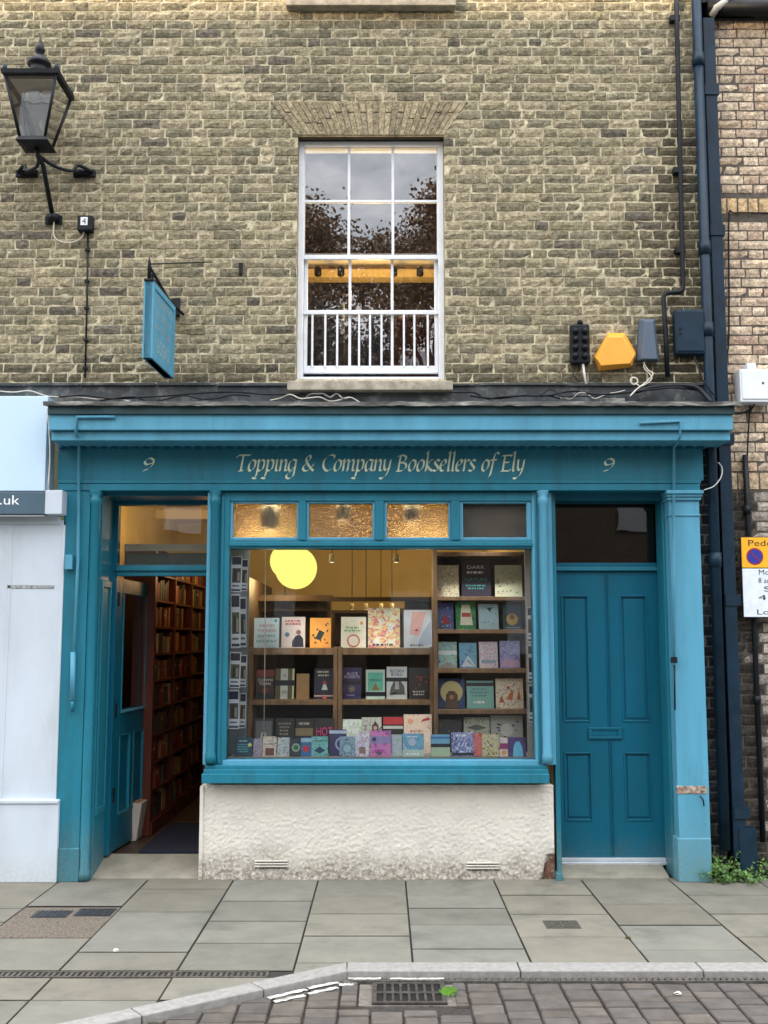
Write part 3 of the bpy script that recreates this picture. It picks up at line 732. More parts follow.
# ------------------------------------------------------------------ bookcases in the window
def bookcase(px0, px1, shelves, ytop, Y, dep, lab, m, back, mids=(), mh=None):
    """shelves: list of (pixel y of shelf top, thickness px)"""
    root = thing('bookcase', (X((px0+px1)/2, 650, Y), Y, zbed), lab, 'bookcase')
    pm = 650
    xa, xb = X(px0, pm, Y), X(px1, pm, Y); zt = Z(ytop, Y)
    mb = MB(); w_ = .03
    mb.box(xa, xa+w_, Y, Y+dep, zbed, zt, m); mb.build('side_panel', root, bevel=.002)
    mb = MB(); mb.box(xb-w_, xb, Y, Y+dep, zbed, zt, m); mb.build('side_panel', root, bevel=.002)
    for (py, tk) in shelves:
        z = Z(py, Y); MB().box(xa+w_, xb-w_, Y+.003, Y+dep-.002, z-tk/140., z, m).build('shelf', root, bevel=.002)
    MB().box(xa+w_, xb-w_, Y+dep-.02, Y+dep-.001, zbed, (zt if back is None else back), dark).build('back_panel', root)
    return root
bookcase(249, 337.5, [(648, 7), (700, 5)], 647, .42, .36, 'low brown bookcase at the left of the shop window', wood_l, Z(648, .42)-.05)
bookcase(338, 434, [(648, 7), (700, 5)], 647, .42, .36, 'low brown bookcase in the middle of the shop window', wood_l, Z(648, .42)-.05)
bookcase(433.5, 531, [(552, 4), (596.5, 4), (629.5, 4), (668.5, 4.5), (709.5, 4.5)], 550, .34, .30, 'tall brown bookcase filling the right end of the shop window', wood, None)
# ------------------------------------------------------------------ display books
pages = M('paper_pages', (.6, .56, .46), var=.1, scale=30)
def book(spec):
    px0, px1, py0, base, Y, cover, els, lab = spec
    # base: z of shelf; width from pixels at depth Y
    xa, xb = X(px0, py0+10, Y), X(px1, py0+10, Y); zt = Z(py0, Y); h = zt-base; w = xb-xa
    lean = R(8 + (px0*7 % 5)); yaw = R(((px0*13) % 9)-4); d = .022+(px0*3 % 5)*.003
    h2 = h/math.cos(lean)
    m = Matrix.Translation(Vector(((xa+xb)/2, Y, base+.0015))) @ Matrix.Rotation(yaw, 4, 'Z') @ Matrix.Rotation(-lean, 4, 'X')
    if isinstance(cover, tuple) and max(cover) > 60 and Y < .45 and (px0*3) % 4 != 1:
        r_ = random.Random(px0*7+py0); f_ = lambda k, j: tuple(int(max(8, min(250, v*k+r_.uniform(-j, j)))) for v in cover)
        cover = art('%d_%d' % (px0*10, py0), [f_(.45, 25), cover, f_(1.05, 20), f_(.75, 40), f_(1.4, 30)], r_.uniform(14, 34), r_.choice([.6, 1.5, 2.8]))
    cov = cover if not isinstance(cover, tuple) else flat(*cover)
    mb = MB(); t_ = .003
    mb.box(-w/2, w/2, 0, t_, 0, h2, cov, mat=m); mb.box(-w/2, w/2, d-t_, d, 0, h2, cov, mat=m)
    mb.box(-w/2, -w/2+t_, t_, d-t_, 0, h2, cov, mat=m); mb.box(-w/2+t_, w/2-.004, t_, d-t_, .004, h2-.004, pages, mat=m)
    k = 0
    def pt(u, v, q): return m @ Vector(((u-.5)*w, -.0006-.0004*q, v*h2))
    for e in els:
        k += 1
        if e[0] == 'r':
            _, u0, v0, u1, v1, c = e; mt = c if not isinstance(c, tuple) else flat(*c)
            mb.add([pt(u0, v0, k), pt(u1, v0, k), pt(u1, v1, k), pt(u0, v1, k)], [(0, 1, 2, 3)], mt)
        elif e[0] == 'c':
            _, u, v, r_, c = e; mt = c if not isinstance(c, tuple) else flat(*c); n = 18; asp = w/h2
            mb.add([pt(u+r_*math.cos(2*math.pi*i/n), v+r_*asp*math.sin(2*math.pi*i/n), k) for i in range(n)], [tuple(range(n))], mt)
        elif e[0] == 'p':
            _, pts, c = e; mt = c if not isinstance(c, tuple) else flat(*c)
            mb.add([pt(u, v, k) for u, v in pts], [tuple(range(len(pts)))], mt)
        elif e[0] == 't':
            _, s, v, hh, wd, c = e
            o = pt(.5, v, k); xd = (pt(1, v, k)-pt(0, v, k)).normalized(); yd = (pt(.5, 1, k)-pt(.5, 0, k)).normalized()
            mb.text(s, o, hh*h2*1.35, flat(*c), xd, yd, width=wd*w)
        elif e[0] == 'l':                                       # lines of small print
            _, v0, v1, n, c, seed = e; rr = random.Random(seed)
            for i in range(n):
                v = v1-(v1-v0)*(i+.5)/n; a = rr.uniform(.12, .25); b = 1-a-rr.uniform(0, .1); hh = (v1-v0)/n*.26
                u = a
                while u < b:
                    q = min(b, u+rr.uniform(.05, .16)); mb.add([pt(u, v-hh, k), pt(q-.02, v-hh, k), pt(q-.02, v+hh, k), pt(u, v+hh, k)], [(0, 1, 2, 3)], flat(*c)); u = q+.015
        elif e[0] == 's':                                       # scattered shapes of a pattern
            _, n, c, r_, seed = e; rr = random.Random(seed)
            for i in range(n):
                u, v = rr.uniform(.1, .9), rr.uniform(.08, .92); s_ = rr.uniform(.5, 1)*r_; an = rr.uniform(0, 3)
                q = [(u+s_*math.cos(an+t)*(1 if j % 2 else .45), v+s_*.7*math.sin(an+t)*(1 if j % 2 else .45)) for j, t in enumerate((0, 1.57, 3.14, 4.71))]
                mb.add([pt(min(.97, max(.03, a)), min(.97, max(.03, b)), k+i*.1) for a, b in q], [(0, 1, 2, 3)], flat(*c))
            k += n//10+1
    one(mb, 'display_book', lab, 'book', 'books on display in the shop window', origin=m @ Vector((0, 0, 0)))
zA, zB_ = Z(648, .42)+.001, Z(700, .42)+.001
YA = .50
W_ = (232, 236, 236); K = (14, 15, 18); NV = (20, 28, 62)
band_ = lambda v0, v1: ('r', 0, v0, 1, v1, (16, 24, 40))
B = [
 (254, 279, 618, zA, YA, (206, 224, 230), [('t', 'GOOD', .70, .09, .62, (176, 66, 80)), ('t', 'THINGS', .53, .09, .75, (176, 66, 80)), ('t', 'SAMIN', .35, .09, .68, (30, 120, 130)), ('t', 'NOSRAT', .17, .09, .8, (30, 120, 130)), ('c', .86, .9, .06, (60, 150, 140))], 'pale blue book with red and teal capitals on the top shelf'),
 (281.5, 305, 617, zA, YA, (226, 208, 200), [('p', [(.45, .02), (.95, .02), (.92, .3), (.78, .42), (.6, .38), (.45, .2)], (40, 42, 56)), ('c', .72, .5, .1, (150, 100, 84)), ('c', .24, .42, .1, (70, 120, 130)), ('l', .72, .92, 2, (200, 90, 80), 3)], 'cream book picturing a man in dark clothes, beside the pale blue one'),
 (310, 331, 618, zA, YA, (240, 160, 66), [('s', 12, (24, 40, 40), .10, 4), ('p', [(.25, .3), (.5, .25), (.7, .5), (.45, .6)], (28, 50, 46))], 'orange book with black leaf shapes on the top shelf'),
 (341, 366, 617, zA, YA, (238, 228, 206), [('c', .5, .22, .26, (206, 110, 96)), ('c', .5, .22, .2, (238, 228, 206)), ('l', .5, .7, 2, (130, 180, 120), 5), ('c', .82, .8, .07, (230, 160, 90))], 'cream book with a red arch on the top shelf'),
 (368, 400, 608, zA, YA+.02, art('pastel', [(120, 160, 190), (230, 232, 225), (226, 200, 120), (220, 120, 130), (120, 110, 160)], 16, 2.2), [('l', .02, .12, 1, (70, 60, 110), 3)], 'large pastel picture book with pink and lilac swirls on the top shelf'),
 (404, 432, 610, zA, YA+.02, (214, 220, 228), [('p', [(.2, .35), (.55, .3), (.8, .95), (.3, .95)], (232, 178, 170)), ('p', [(.35, .45), (.52, .42), (.48, .5)], (190, 60, 70)), ('p', [(.5, .05), (.98, .1), (.95, .7), (.62, .35)], (176, 190, 210)), ('l', .02, .1, 1, (60, 60, 80), 6)], 'white book with a pink face on its cover on the top shelf'),
 (256, 274, 670, zB_, YA, (44, 20, 22), [('r', 0, .76, 1, 1, (120, 24, 26)), ('t', 'CLOWN', .60, .10, .8, (225, 225, 220)), ('t', 'TOWN', .47, .10, .65, (225, 225, 220)), ('c', .5, .27, .16, (130, 36, 34)), band_(0, .16)], 'black and red book with white capitals on the middle shelf'),
 (275, 294, 669, zB_, YA, (98, 90, 60), [('r', .28, 0, .66, 1, (206, 208, 200)), ('r', .9, 0, 1, 1, (210, 206, 170)), band_(.44, .62), ('t', 'A', .72, .12, .18, (80, 90, 120)), ('t', 'AR', .18, .12, .28, (80, 90, 120))], 'olive book with a white stripe and dark band on the middle shelf'),
 (296, 309, 674, zB_, YA, (176, 134, 88), [('r', .0, .0, .06, 1, (140, 100, 60))], 'plain tan book on the middle shelf'),
 (314, 334, 669, zB_, YA, (22, 28, 60), [('l', .72, .95, 2, (200, 190, 160), 8), ('p', [(.38, .3), (.68, .3), (.6, .48), (.46, .48)], (220, 226, 230)), ('p', [(.4, .5), (.64, .5), (.52, .62)], (200, 60, 50)), ('r', 0, .08, 1, .13, (210, 180, 160)), ('r', .45, 0, .62, .1, (210, 90, 60))], 'navy book with a small white figure on the middle shelf'),
 (342, 361, 668, zB_, YA, (52, 34, 92), [('t', 'ALICE', .76, .10, .6, (206, 196, 220)), ('t', 'ROBERTS', .66, .09, .8, (206, 196, 220)), band_(.46, .58), ('c', .5, .32, .16, (150, 130, 90)), ('c', .5, .32, .11, (52, 34, 92)), ('c', .5, .32, .06, (170, 150, 100)), ('l', .08, .16, 1, (150, 140, 180), 2)], 'purple book with a gold ring motif on the middle shelf'),
 (366, 385, 670, zB_, YA, (206, 228, 214), [('r', .1, .28, .9, .9, (110, 200, 176)), ('t', 'WINGS', .60, .10, .65, (24, 50, 50)), ('p', [(.3, .3), (.7, .3), (.5, .55)], (170, 120, 60)), band_(.1, .24)], 'mint green book with dark capitals on the middle shelf'),
 (386.5, 407, 667, zB_, YA, (222, 224, 224), [('t', 'BJÖRN', .82, .10, .66, (30, 44, 120)), ('t', 'BORG', .71, .10, .55, (30, 44, 120)), band_(.54, .66), ('p', [(.15, .14), (.9, .14), (.86, .4), (.7, .54), (.35, .54), (.2, .34)], (96, 96, 98)), ('p', [(.4, .3), (.62, .3), (.6, .54), (.42, .54)], (190, 190, 190)), ('p', [(.15, .12), (.6, .15), (.4, .22)], (30, 30, 32))], 'white book with a grey portrait on the middle shelf'),
 (409, 430, 668, zB_, YA, (34, 22, 24), [('t', 'The', .66, .08, .3, (190, 60, 50)), ('s', 9, (178, 50, 44), .08, 33), ('l', .1, .28, 2, (190, 186, 176), 12), ('r', 0, .8, 1, .98, (26, 32, 46))], 'near-black book with red brush lettering on the middle shelf'),
]
zC = zbed+.001; YC = .33
B += [
 (254, 273, 719, zC, YC, (30, 31, 34), [('r', .08, .1, .92, .92, (90, 94, 98)), ('p', [(.2, .1), (.8, .1), (.6, .6), (.4, .6)], (180, 184, 186)), ('p', [(.4, .2), (.6, .2), (.5, .8)], (36, 36, 40))], 'black bordered book with a grey photo, left end of the back row'),
 (275, 294, 719, zC, YC, (26, 26, 30), [('l', .5, .9, 4, (140, 130, 120), 4)], 'black book with lines of small print behind the front row'),
 (295, 313, 719, zC, YC, (40, 34, 32), [('r', 0, .5, 1, .72, (130, 112, 80)), ('l', .78, .92, 1, (170, 165, 150), 9)], 'dark book with a tan band behind the front row'),
 (314, 334, 719, zC, YC, (24, 14, 22), [('t', 'HOT', .50, .26, .8, (216, 40, 120))], 'black book with big pink lettering behind the front row'),
 (342, 361, 720, zC, YC, (208, 206, 216), [('s', 7, (170, 140, 190), .08, 7)], 'white book with lilac sprigs behind the front row'),
 (362, 382, 718, zC, YC, (188, 186, 184), [('p', [(.5, .3), (.85, .3), (.85, .75), (.68, .9), (.52, .75)], (60, 40, 40)), ('c', .68, .7, .1, (196, 150, 130))], 'pale grey book with a dark-haired woman behind the front row'),
 (383, 403, 717, zC, YC, (26, 22, 24), [('r', 0, .78, 1, .98, (190, 44, 52)), ('r', 0, .66, 1, .74, (200, 200, 195))], 'black book with a red top band behind the front row'),
 (404, 432, 715, zC, YC, (228, 206, 178), [('p', [(.6, .8), (.95, .86), (.9, .92), (.7, .88)], (190, 40, 40)), ('c', .24, .82, .1, (226, 160, 130)), ('l', 0.53, 0.6, 1, (170, 80, 60), 6), ('l', .3, .42, 1, (160, 140, 120), 5)], 'large cream book with a small red aeroplane, behind the front row'),
]
YD = .10
B += [
 (235, 252.5, 738, zC, YD, (30, 74, 96), [('l', 0.76, 0.88, 1, (190, 214, 220), 6), ('l', .2, .7, 4, (90, 180, 190), 3), ('c', .84, .62, .1, (226, 220, 100))], 'dark teal paperback with a yellow dot, left end of the front row'),
 (253, 262, 739, zC, YD+.012, (168, 166, 176), [('s', 9, (120, 110, 130), .12, 3)], 'narrow grey paperback second from the left in the front row'),
 (262.5, 276, 737, zC, YD, (222, 208, 202), [('t', 'The', .75, .09, .3, (60, 40, 40)), ('t', 'LAND', .58, .12, .75, (60, 36, 36)), ('r', .2, .05, .85, .42, (112, 66, 58))], 'off-white paperback with brown picture in the front row'),
 (277, 289, 738, zC, YD+.012, art('blgrey', [(90, 110, 140), (170, 184, 200), (214, 214, 210), (70, 80, 110)], 22, 2), [], 'mottled blue grey paperback in the front row'),
 (289.5, 300, 739, zC, YD, (36, 60, 64), [('c', .6, .5, .4, (150, 176, 150)), ('c', .6, .5, .25, (60, 110, 90))], 'dark green paperback with a round pale emblem in the front row'),
 (300.5, 311, 738, zC, YD+.01, (60, 120, 170), [('c', .5, .4, .32, (190, 40, 60)), ('r', 0, .75, 1, .95, (160, 200, 220))], 'blue paperback with a red disc in the front row'),
 (311.5, 328, 737, zC, YD, (120, 196, 190), [('p', [(.15, .3), (.5, .15), (.85, .3), (.5, .5)], (30, 70, 100)), ('s', 5, (40, 90, 110), .1, 15), ('l', 0.72, 0.84, 1, (40, 90, 100), 5)], 'aqua paperback with a dark fish in the front row'),
 (329, 346, 730, zC, YD+.05, (50, 56, 120), [('c', .75, .45, .4, (170, 180, 214)), ('c', .75, .45, .3, (60, 64, 130)), ('r', 0, .84, 1, .96, (190, 200, 226))], 'indigo paperback with pale rings in the front row'),
 (339.5, 355, 737, zC, YD, (146, 176, 194), [('c', .5, .45, .36, (120, 150, 174)), ('c', .5, .4, .24, (168, 196, 208))], 'pale blue paperback with a soft wave in the front row'),
 (356, 368.5, 734, zC, YD+.01, (232, 232, 232), [('r', .25, .12, .75, .42, (150, 120, 110)), ('l', .6, .85, 2, (190, 190, 200), 2)], 'white paperback with a small brown picture in the front row'),
 (370, 391, 731, zC, YD, (218, 130, 200), [('r', 0, .5, 1, .78, (150, 140, 190)), ('l', 0.14, 0.32, 1, (190, 70, 170), 6), ('c', .2, .66, .1, (60, 60, 110))], 'bright pink paperback in the front row'),
 (391.5, 402, 735, zC, YD+.02, art('lavgreen', [(170, 160, 200), (190, 200, 210), (150, 180, 160)], 20, 1), [], 'lavender and green paperback beside the pink one'),
 (402.5, 424, 734, zC, YD, (120, 164, 206), [('r', 0, .0, 1, .3, (186, 206, 200)), ('c', .45, .62, .18, (176, 190, 214)), ('l', 0.04, 0.18, 1, (240, 244, 244), 7), ('l', .8, .92, 1, (226, 230, 240), 6)], 'sky blue paperback with white lettering at its foot in the front row'),
 (431, 450, 735, zC, YD, (110, 170, 206), [('r', 0, 0, 1, .42, (176, 196, 168)), band_(.42, .58), ('r', 0, .8, 1, .9, (60, 120, 180))], 'blue over green paperback with a dark band in the front row'),
 (452, 474, 733, zC, YD, art('purpblue', [(60, 60, 130), (130, 140, 196), (210, 214, 232), (90, 90, 160)], 26, 3), [band_(.04, .16), ('l', .8, .95, 1, (230, 230, 240), 6)], 'violet blue swirly paperback in the front row'),
 (470, 484, 734, zC, YD+.03, art('redp', [(190, 50, 60), (226, 130, 120), (150, 60, 110)], 22, 2), [], 'red paperback half behind its neighbours in the front row'),
 (482, 499, 735, zC, YD+.01, art('yelfl', [(60, 50, 46), (210, 180, 90), (190, 200, 190), (150, 90, 80), (110, 130, 130)], 26, 2.6), [], 'yellow flowered paperback in the front row'),
 (500, 508, 738, zC, YD, (226, 196, 214), [('c', .5, .2, .3, (220, 170, 80)), ('r', 0, .4, 1, .7, (150, 50, 110))], 'slim pink and plum paperback in the front row'),
 (508.5, 526, 738, zC, YD, (76, 40, 120), [('p', [(.25, 0), (.85, 0), (.8, .5), (.65, .78), (.45, .78), (.3, .5)], (100, 190, 226))], 'purple paperback with a sky blue figure, right end of the front row'),
]
YR = .41
zs = [Z(v, .34)+.001 for v in (596.5, 629.5, 668.5, 709.5)]
B += [
 (436.5, 459, 565, zs[0], YR, (206, 196, 164), [('s', 16, (120, 90, 60), .05, 6)], 'beige patterned book on the top shelf of the tall bookcase'),
 (461.5, 491, 560, zs[0], YR, (28, 24, 46), [('t', 'DARK', .76, .10, .6, (220, 220, 226)), ('l', 0.6, 0.72, 1, (220, 220, 226), 10), ('t', 'NATURE', .42, .09, .75, (50, 150, 150)), ('l', .18, .34, 2, (60, 140, 140), 4)], 'dark purple book with white and teal lettering on the top shelf of the tall bookcase'),
 (495, 522, 565, zs[0], YR, (206, 208, 180), [('s', 14, (60, 80, 70), .07, 9), ('s', 6, (190, 110, 90), .06, 2)], 'cream book patterned with fish on the top shelf of the tall bookcase'),
 (437, 453.5, 603, zs[1], YR, (72, 90, 130), [('p', [(.2, .2), (.8, .2), (.5, .6)], (150, 30, 56)), ('s', 10, (170, 190, 214), .08, 3)], 'slate blue book with a red shape on the second shelf of the tall bookcase'),
 (456, 476, 602, zs[1], YR, (46, 120, 70), [('p', [(.2, .15), (.85, .15), (.7, .9), (.3, .9)], (226, 226, 206)), ('r', .3, .45, .75, .6, (190, 70, 60))], 'green book with a white tower on the second shelf of the tall bookcase'),
 (479, 499, 604, zs[1], YR, (176, 208, 222), [('s', 9, (100, 140, 170), .08, 5), ('p', [(.4, .85), (.7, .85), (.55, .7)], (40, 50, 60))], 'ice blue book on the second shelf of the tall bookcase'),
 (503, 521.5, 605, zs[1], YR, (22, 62, 76), [('c', .5, .4, .32, (196, 160, 70)), ('c', .5, .5, .14, (120, 80, 40)), ('r', .1, .05, .9, .1, (100, 150, 160))], 'dark teal book with a golden figure on the second shelf of the tall bookcase'),
 (438.5, 457, 642, zs[2], YR, (140, 184, 196), [('r', 0, .5, 1, .66, (226, 232, 232)), ('p', [(0, 0), (1, 0), (.5, .25)], (160, 150, 150)), ('s', 5, (60, 90, 100), .06, 3)], 'sea green wavy book on the third shelf of the tall bookcase'),
 (459.5, 477, 643, zs[2], YR, (120, 160, 204), [('p', [(.1, .05), (.95, .05), (.5, .5)], (196, 210, 226)), ('p', [(.4, .3), (.85, .05), (.5, .3)], (60, 60, 80))], 'clear blue book with a white peak on the third shelf of the tall bookcase'),
 (479.5, 498, 642, zs[2], YR, (226, 214, 214), [('s', 8, (190, 120, 130), .06, 7), ('r', .1, .18, .9, .3, (150, 170, 190))], 'pale rose book on the third shelf of the tall bookcase'),
 (500, 520, 641, zs[2], YR, (176, 166, 222), [('r', .1, .05, .9, .3, (206, 170, 206)), ('s', 7, (120, 110, 190), .06, 8)], 'lilac book on the third shelf of the tall bookcase'),
 (437, 465, 679, zs[3], YR, (26, 42, 100), [('c', .52, .55, .40, (196, 180, 120)), ('p', [(.3, 0), (.75, 0), (.74, .45), (.62, .58), (.42, .58), (.32, .45)], (84, 52, 30)), ('c', .52, .38, .08, (170, 120, 80))], 'navy picture book with a brown bear before a moon'),
 (467, 494, 681, zs[3], YR, (130, 180, 172), [('r', 0, .8, 1, .92, (22, 34, 50)), ('l', .4, .75, 3, (90, 140, 140), 5), ('l', .15, .3, 1, (236, 240, 236), 2)], 'sea green picture book with a dark band beside the bear book'),
 (496, 523.5, 679, zs[3], YR, (232, 220, 198), [('p', [(.4, .3), (.6, .28), (.65, .62), (.5, .5)], (200, 110, 50)), ('p', [(.1, .2), (.3, .2), (.22, .45)], (190, 90, 60)), ('p', [(.75, .3), (.9, .3), (.85, .65)], (200, 100, 60)), ('p', [(.38, .72), (.5, .62), (.52, .74)], (180, 50, 40))], 'cream picture book with orange animals on the fourth shelf'),
 (438, 462, 720, zC, YR-.02, (40, 42, 40), [('s', 14, (110, 116, 104), .08, 12)], 'charcoal foliage book at the foot of the tall bookcase'),
 (464, 490, 718, zC, YR-.02, (168, 170, 164), [('p', [(.1, .7), (.5, .62), (.9, .7), (.5, .8)], (90, 94, 90)), ('l', .4, .55, 1, (90, 90, 90), 5)], 'grey book with a dark bird at the foot of the tall bookcase'),
 (491, 523, 716, zC, YR-.02, (176, 176, 170), [('s', 18, (50, 52, 54), .09, 21), ('c', .5, .6, .2, (206, 206, 200))], 'wide grey book with black branches at the foot of the tall bookcase'),
]
for sp in B: book(sp)
# ------------------------------------------------------------------ posters beside the glass
def poster(px0, px1, py0, py1, Y, lab, grp_, seed, yaw=0):
    rr = random.Random(seed); xa, xb = X(px0, 640, Y), X(px1, 640, Y); za, zb = Z(py1, Y), Z(py0, Y); w, h = xb-xa, zb-za
    m = Matrix.Translation(Vector(((xa+xb)/2, Y, za))) @ Matrix.Rotation(R(yaw), 4, 'Z') @ Matrix.Rotation(R(rr.uniform(-1.5, 1.5)), 4, 'Y')
    mb = MB(); mb.box(-w/2, w/2, 0, .002, 0, h, flat(206, 212, 222), mat=m)
    def q(u0, v0, u1, v1, c, k): mb.add([m @ Vector(((u-.5)*w, -.0006*k, v*h)) for u, v in ((u0, v0), (u1, v0), (u1, v1), (u0, v1))], [(0, 1, 2, 3)], flat(*c))
    q(.08, .76, .92, .97, (26, 30, 66), 1); g = rr.choice([(70, 86, 70), (60, 62, 66), (90, 74, 60), (48, 60, 72)])
    q(.12, .26, .9, .66, g, 1); q(.3, .28, .5, .6, (26, 26, 30), 2); q(.6, .3, .82, .55, (150, 140, 130), 2); q(.15, .15, .8, .19, (90, 94, 110), 1); q(.08, .03, .92, .08, (30, 40, 80), 1)
    one(mb, 'poster', lab, 'poster', grp_)
rows = [(556, 592, 'top'), (594, 648, 'second'), (652, 688, 'third'), (690, 729, 'bottom')]
for i, (a, b, nm) in enumerate(rows):
    poster(229.5+(1.5 if i == 1 else 0), 240.5, a, b, .02, nm+' event poster of the front column, inside the left edge of the glass', 'event posters at the left of the window', i)
    poster(240, 246.5, a+3, b-1, .14, nm+' event poster of the rear column, half hidden at the left', 'event posters at the left of the window', i+20, 12)
for i, (a, b) in enumerate(((607, 642), (645, 682), (685, 722))):
    poster(527.5, 534.5, a, b, .06, ['topmost', 'middle', 'lowest'][i]+' narrow poster at the right edge of the shop window', 'posters at the right of the window', i+40, -10)
one(MB().tube([P(265.5, 549, .2), P(265, 640, .2), P(264, 735, .2)], .0035, flat(200, 190, 170), 6), 'cord', 'thin pale cord hanging down inside the left of the shop window', 'cord')
# ------------------------------------------------------------------ interior: lamps, cabinets, back wall things
globe_m = emit('lit_yellow_globe', (1.0, .94, .22), .43)
t = thing('globe_lamp', P(296, 548, 1.0), 'large glowing yellow globe lamp at the top left of the shop window', 'lamp', 'yellow globe lamps')
mb = MB(); c_ = P(296, 568, 1.0); r_ = .168
mb.lathe(c_, [(r_*math.sin(R(a)), -r_*math.cos(R(a))) for a in range(3, 180, 9)], globe_m, 32); mb.build('globe', t)
MB().tube([c_+Vector((0, 0, r_)), (c_.x, c_.y, 2.99)], .006, black, 6).build('flex', t)
t = thing('globe_lamp', P(288, 548, 1.5), 'second yellow globe lamp half hidden behind the first', 'lamp', 'yellow globe lamps')
mb = MB(); c2 = P(288, 561, 1.5); r_ = .152
mb.lathe(c2, [(r_*math.sin(R(a)), -r_*math.cos(R(a))) for a in range(3, 180, 9)], globe_m, 32); mb.build('globe', t)
MB().tube([c2+Vector((0, 0, r_)), (c2.x, c2.y, 2.99)], .006, black, 6).build('flex', t)
spot_e = emit('spot_lens', (1, .8, .5), 1.2)
def spot(px, py, Y, lab, s=1.0):
    p = P(px, py, Y); t = thing('spotlight', p, lab, 'spotlight', 'ceiling spotlights in the shop')
    mb = MB(); mb.lathe(p, [(.02*s, -.03*s), (.026*s, -.03*s), (.026*s, .04*s), (.012*s, .05*s)], M('white_spot', (.6, .55, .45)), 14); mb.build('housing', t)
    MB().tube([p+Vector((0, 0, .05*s)), (p.x, p.y, 2.9)], .004, black, 6).build('stem', t)
    MB().lathe(p-Vector((0, 0, .031*s)), [(.018*s, 0), (.018*s, .002)], spot_e, 12).build('lens', t)
spot(332, 559, 2.2, 'small spotlight on a stem right of the globe lamps'); spot(396, 559, 2.2, 'small spotlight on a stem left of the tall bookcase')
spot(285, 599, 3.6, 'distant spotlight low behind the globe lamps', .8); spot(270, 520, .16, 'grey spotlight behind the first transom light', 2.4); spot(343, 512, .16, 'grey spotlight behind the second transom light', 2.0); spot(412, 514, .16, 'grey spotlight behind the third transom light', 2.0)
def cab(px0, px1, pyt, Y, lab):
    t = thing('dark_bookcase', (X((px0+px1)/2, 620, Y), Y, zth), lab, 'bookcase', 'dark bookcases at the back of the shop')
    xa, xb = X(px0, 640, Y), X(px1, 640, Y); zt = Z(pyt, Y)
    dw = M('dark_oak', (.05, .025, .012), var=.3, scale=5)
    mb = MB(); mb.box(xa, xa+.03, Y, Y+.3, zth, zt, dw); mb.box(xb-.03, xb, Y, Y+.3, zth, zt, dw); mb.box(xa+.03, xb-.03, Y+.28, Y+.3, zth, zt, dw); mb.build('carcass', t)
    mb = MB(); z = zth+.2
    while z < zt: mb.box(xa+.03, xb-.03, Y+.005, Y+.28, z, z+.025, dw); z += .32
    mb.build('shelf', t); mb = MB(); mb.box(xa-.02, xb+.02, Y-.02, Y+.3, zt, zt+.03, dw); mb.build('top', t)
cab(248, 330, 598, 3.2, 'dark bookcase at the back behind the globe lamps'); cab(332, 372, 613, 4.2, 'dark bookcase at the back with yellow light above it')
cab(372, 405, 611, 4.4, 'dark bookcase at the back left of the tall bookcase'); cab(405, 440, 600, 3.0, 'dark bookcase at the back beside the tall bookcase')
MB().box(X(249, 600, 3.0), X(440, 600, 3.0), 3.0, 3.12, Z(601, 3.0), Z(597, 3.0), M('dark_oak', (.05, .025, .012))).build('picture_rail', shop)
for q_ in (352, 366, 381, 392): spot(q_, 607, 3.4, 'dark little spotlight against the yellow gap, number %s from the left' % ['one', 'two', 'three', 'four'][(352, 366, 381, 392).index(q_)], .8)
MB().box(-1.27, -1.23, .95, 4.3, zth, 2.18, M('dark_oak', (.05, .025, .012))).build('added_light_block', shop)  # added wall that blocks lamplight from the doorway bookcase
# unseen warm lamps added to light the shop, doorway and upstairs room
def pl_(loc, e, col=(1, .68, .30), size=.12):
    l = bpy.data.lights.new('unseen_warm_lamp', 'POINT'); l.energy = e; l.color = col; l.shadow_soft_size = size
    o = bpy.data.objects.new('unseen_warm_lamp', l); C.objects.link(o); o.location = loc; return o
pl_((-1.0, 2.8, 2.2), 10, size=.2); pl_((.4, 3.2, 2.2), 10, size=.2); pl_((1.0, 4.2, 2.3), 2, size=.2); pl_((-.9, 1.3, 2.35), 1.1, size=.2); pl_((-2.0, 1.8, 2.72), 9, (1, .66, .25), size=.2)
pl_((-.1, .9, lz-.25+.0), 20); pl_((-1.42, 1.7, 2.2), 1.7, (1, .45, .2))
for px_, tx in ((270, 300), (343, 350), (412, 420), (492, 482)):
    l = bpy.data.lights.new('display_spotlight', 'SPOT'); l.energy = 62; l.color = (1, .96, .92); l.spot_size = R(52); l.spot_blend = .8; l.shadow_soft_size = .05
    o = bpy.data.objects.new('display_spotlight', l); C.objects.link(o); p = P(px_, 528, .07); p.z = 2.9; o.location = p
    q = Vector((P(tx, 700, .3).x, .17, .85)); o.rotation_euler = (q-p).to_track_quat('-Z', 'Y').to_euler()
# ------------------------------------------------------------------ bookcase inside the open doorway
bx = P(155, 640, 1.05).x
t = thing('wall_bookcase', (bx, 1.05, zth), 'tall mahogany bookcase full of books inside the open doorway', 'bookcase')
pitch = .215; zb0 = zth+.10; zbt = zb0+10*pitch; bays = [(1.08, 1.86), (1.90, 2.68), (2.72, 3.5)]
MB().box(X(130, 640, 1.05), bx, 1.02, 1.05, zth, zbt, mahog).build('end_panel', t, bevel=.002)
mb = MB(); mb.box(bx-.26, bx-.24, 1.05, 3.54, zth, zbt, mahog); mb.build('back_panel', t)
for y in (1.05, 1.86, 2.68, 3.5): MB().box(bx-.24, bx, y+.001, y+.035, zth, zbt, mahog).build('upright', t, bevel=.002)
nrow = 11
for k in range(nrow):
    MB().box(bx-.239, bx-.004, 1.087, 3.5, zb0+k*pitch, zb0+k*pitch+.018, mahog).build('shelf', t)
MB().box(bx-.02, bx+.012, 1.05, 3.5, zth, zb0-.002, mahog).build('skirting', t)
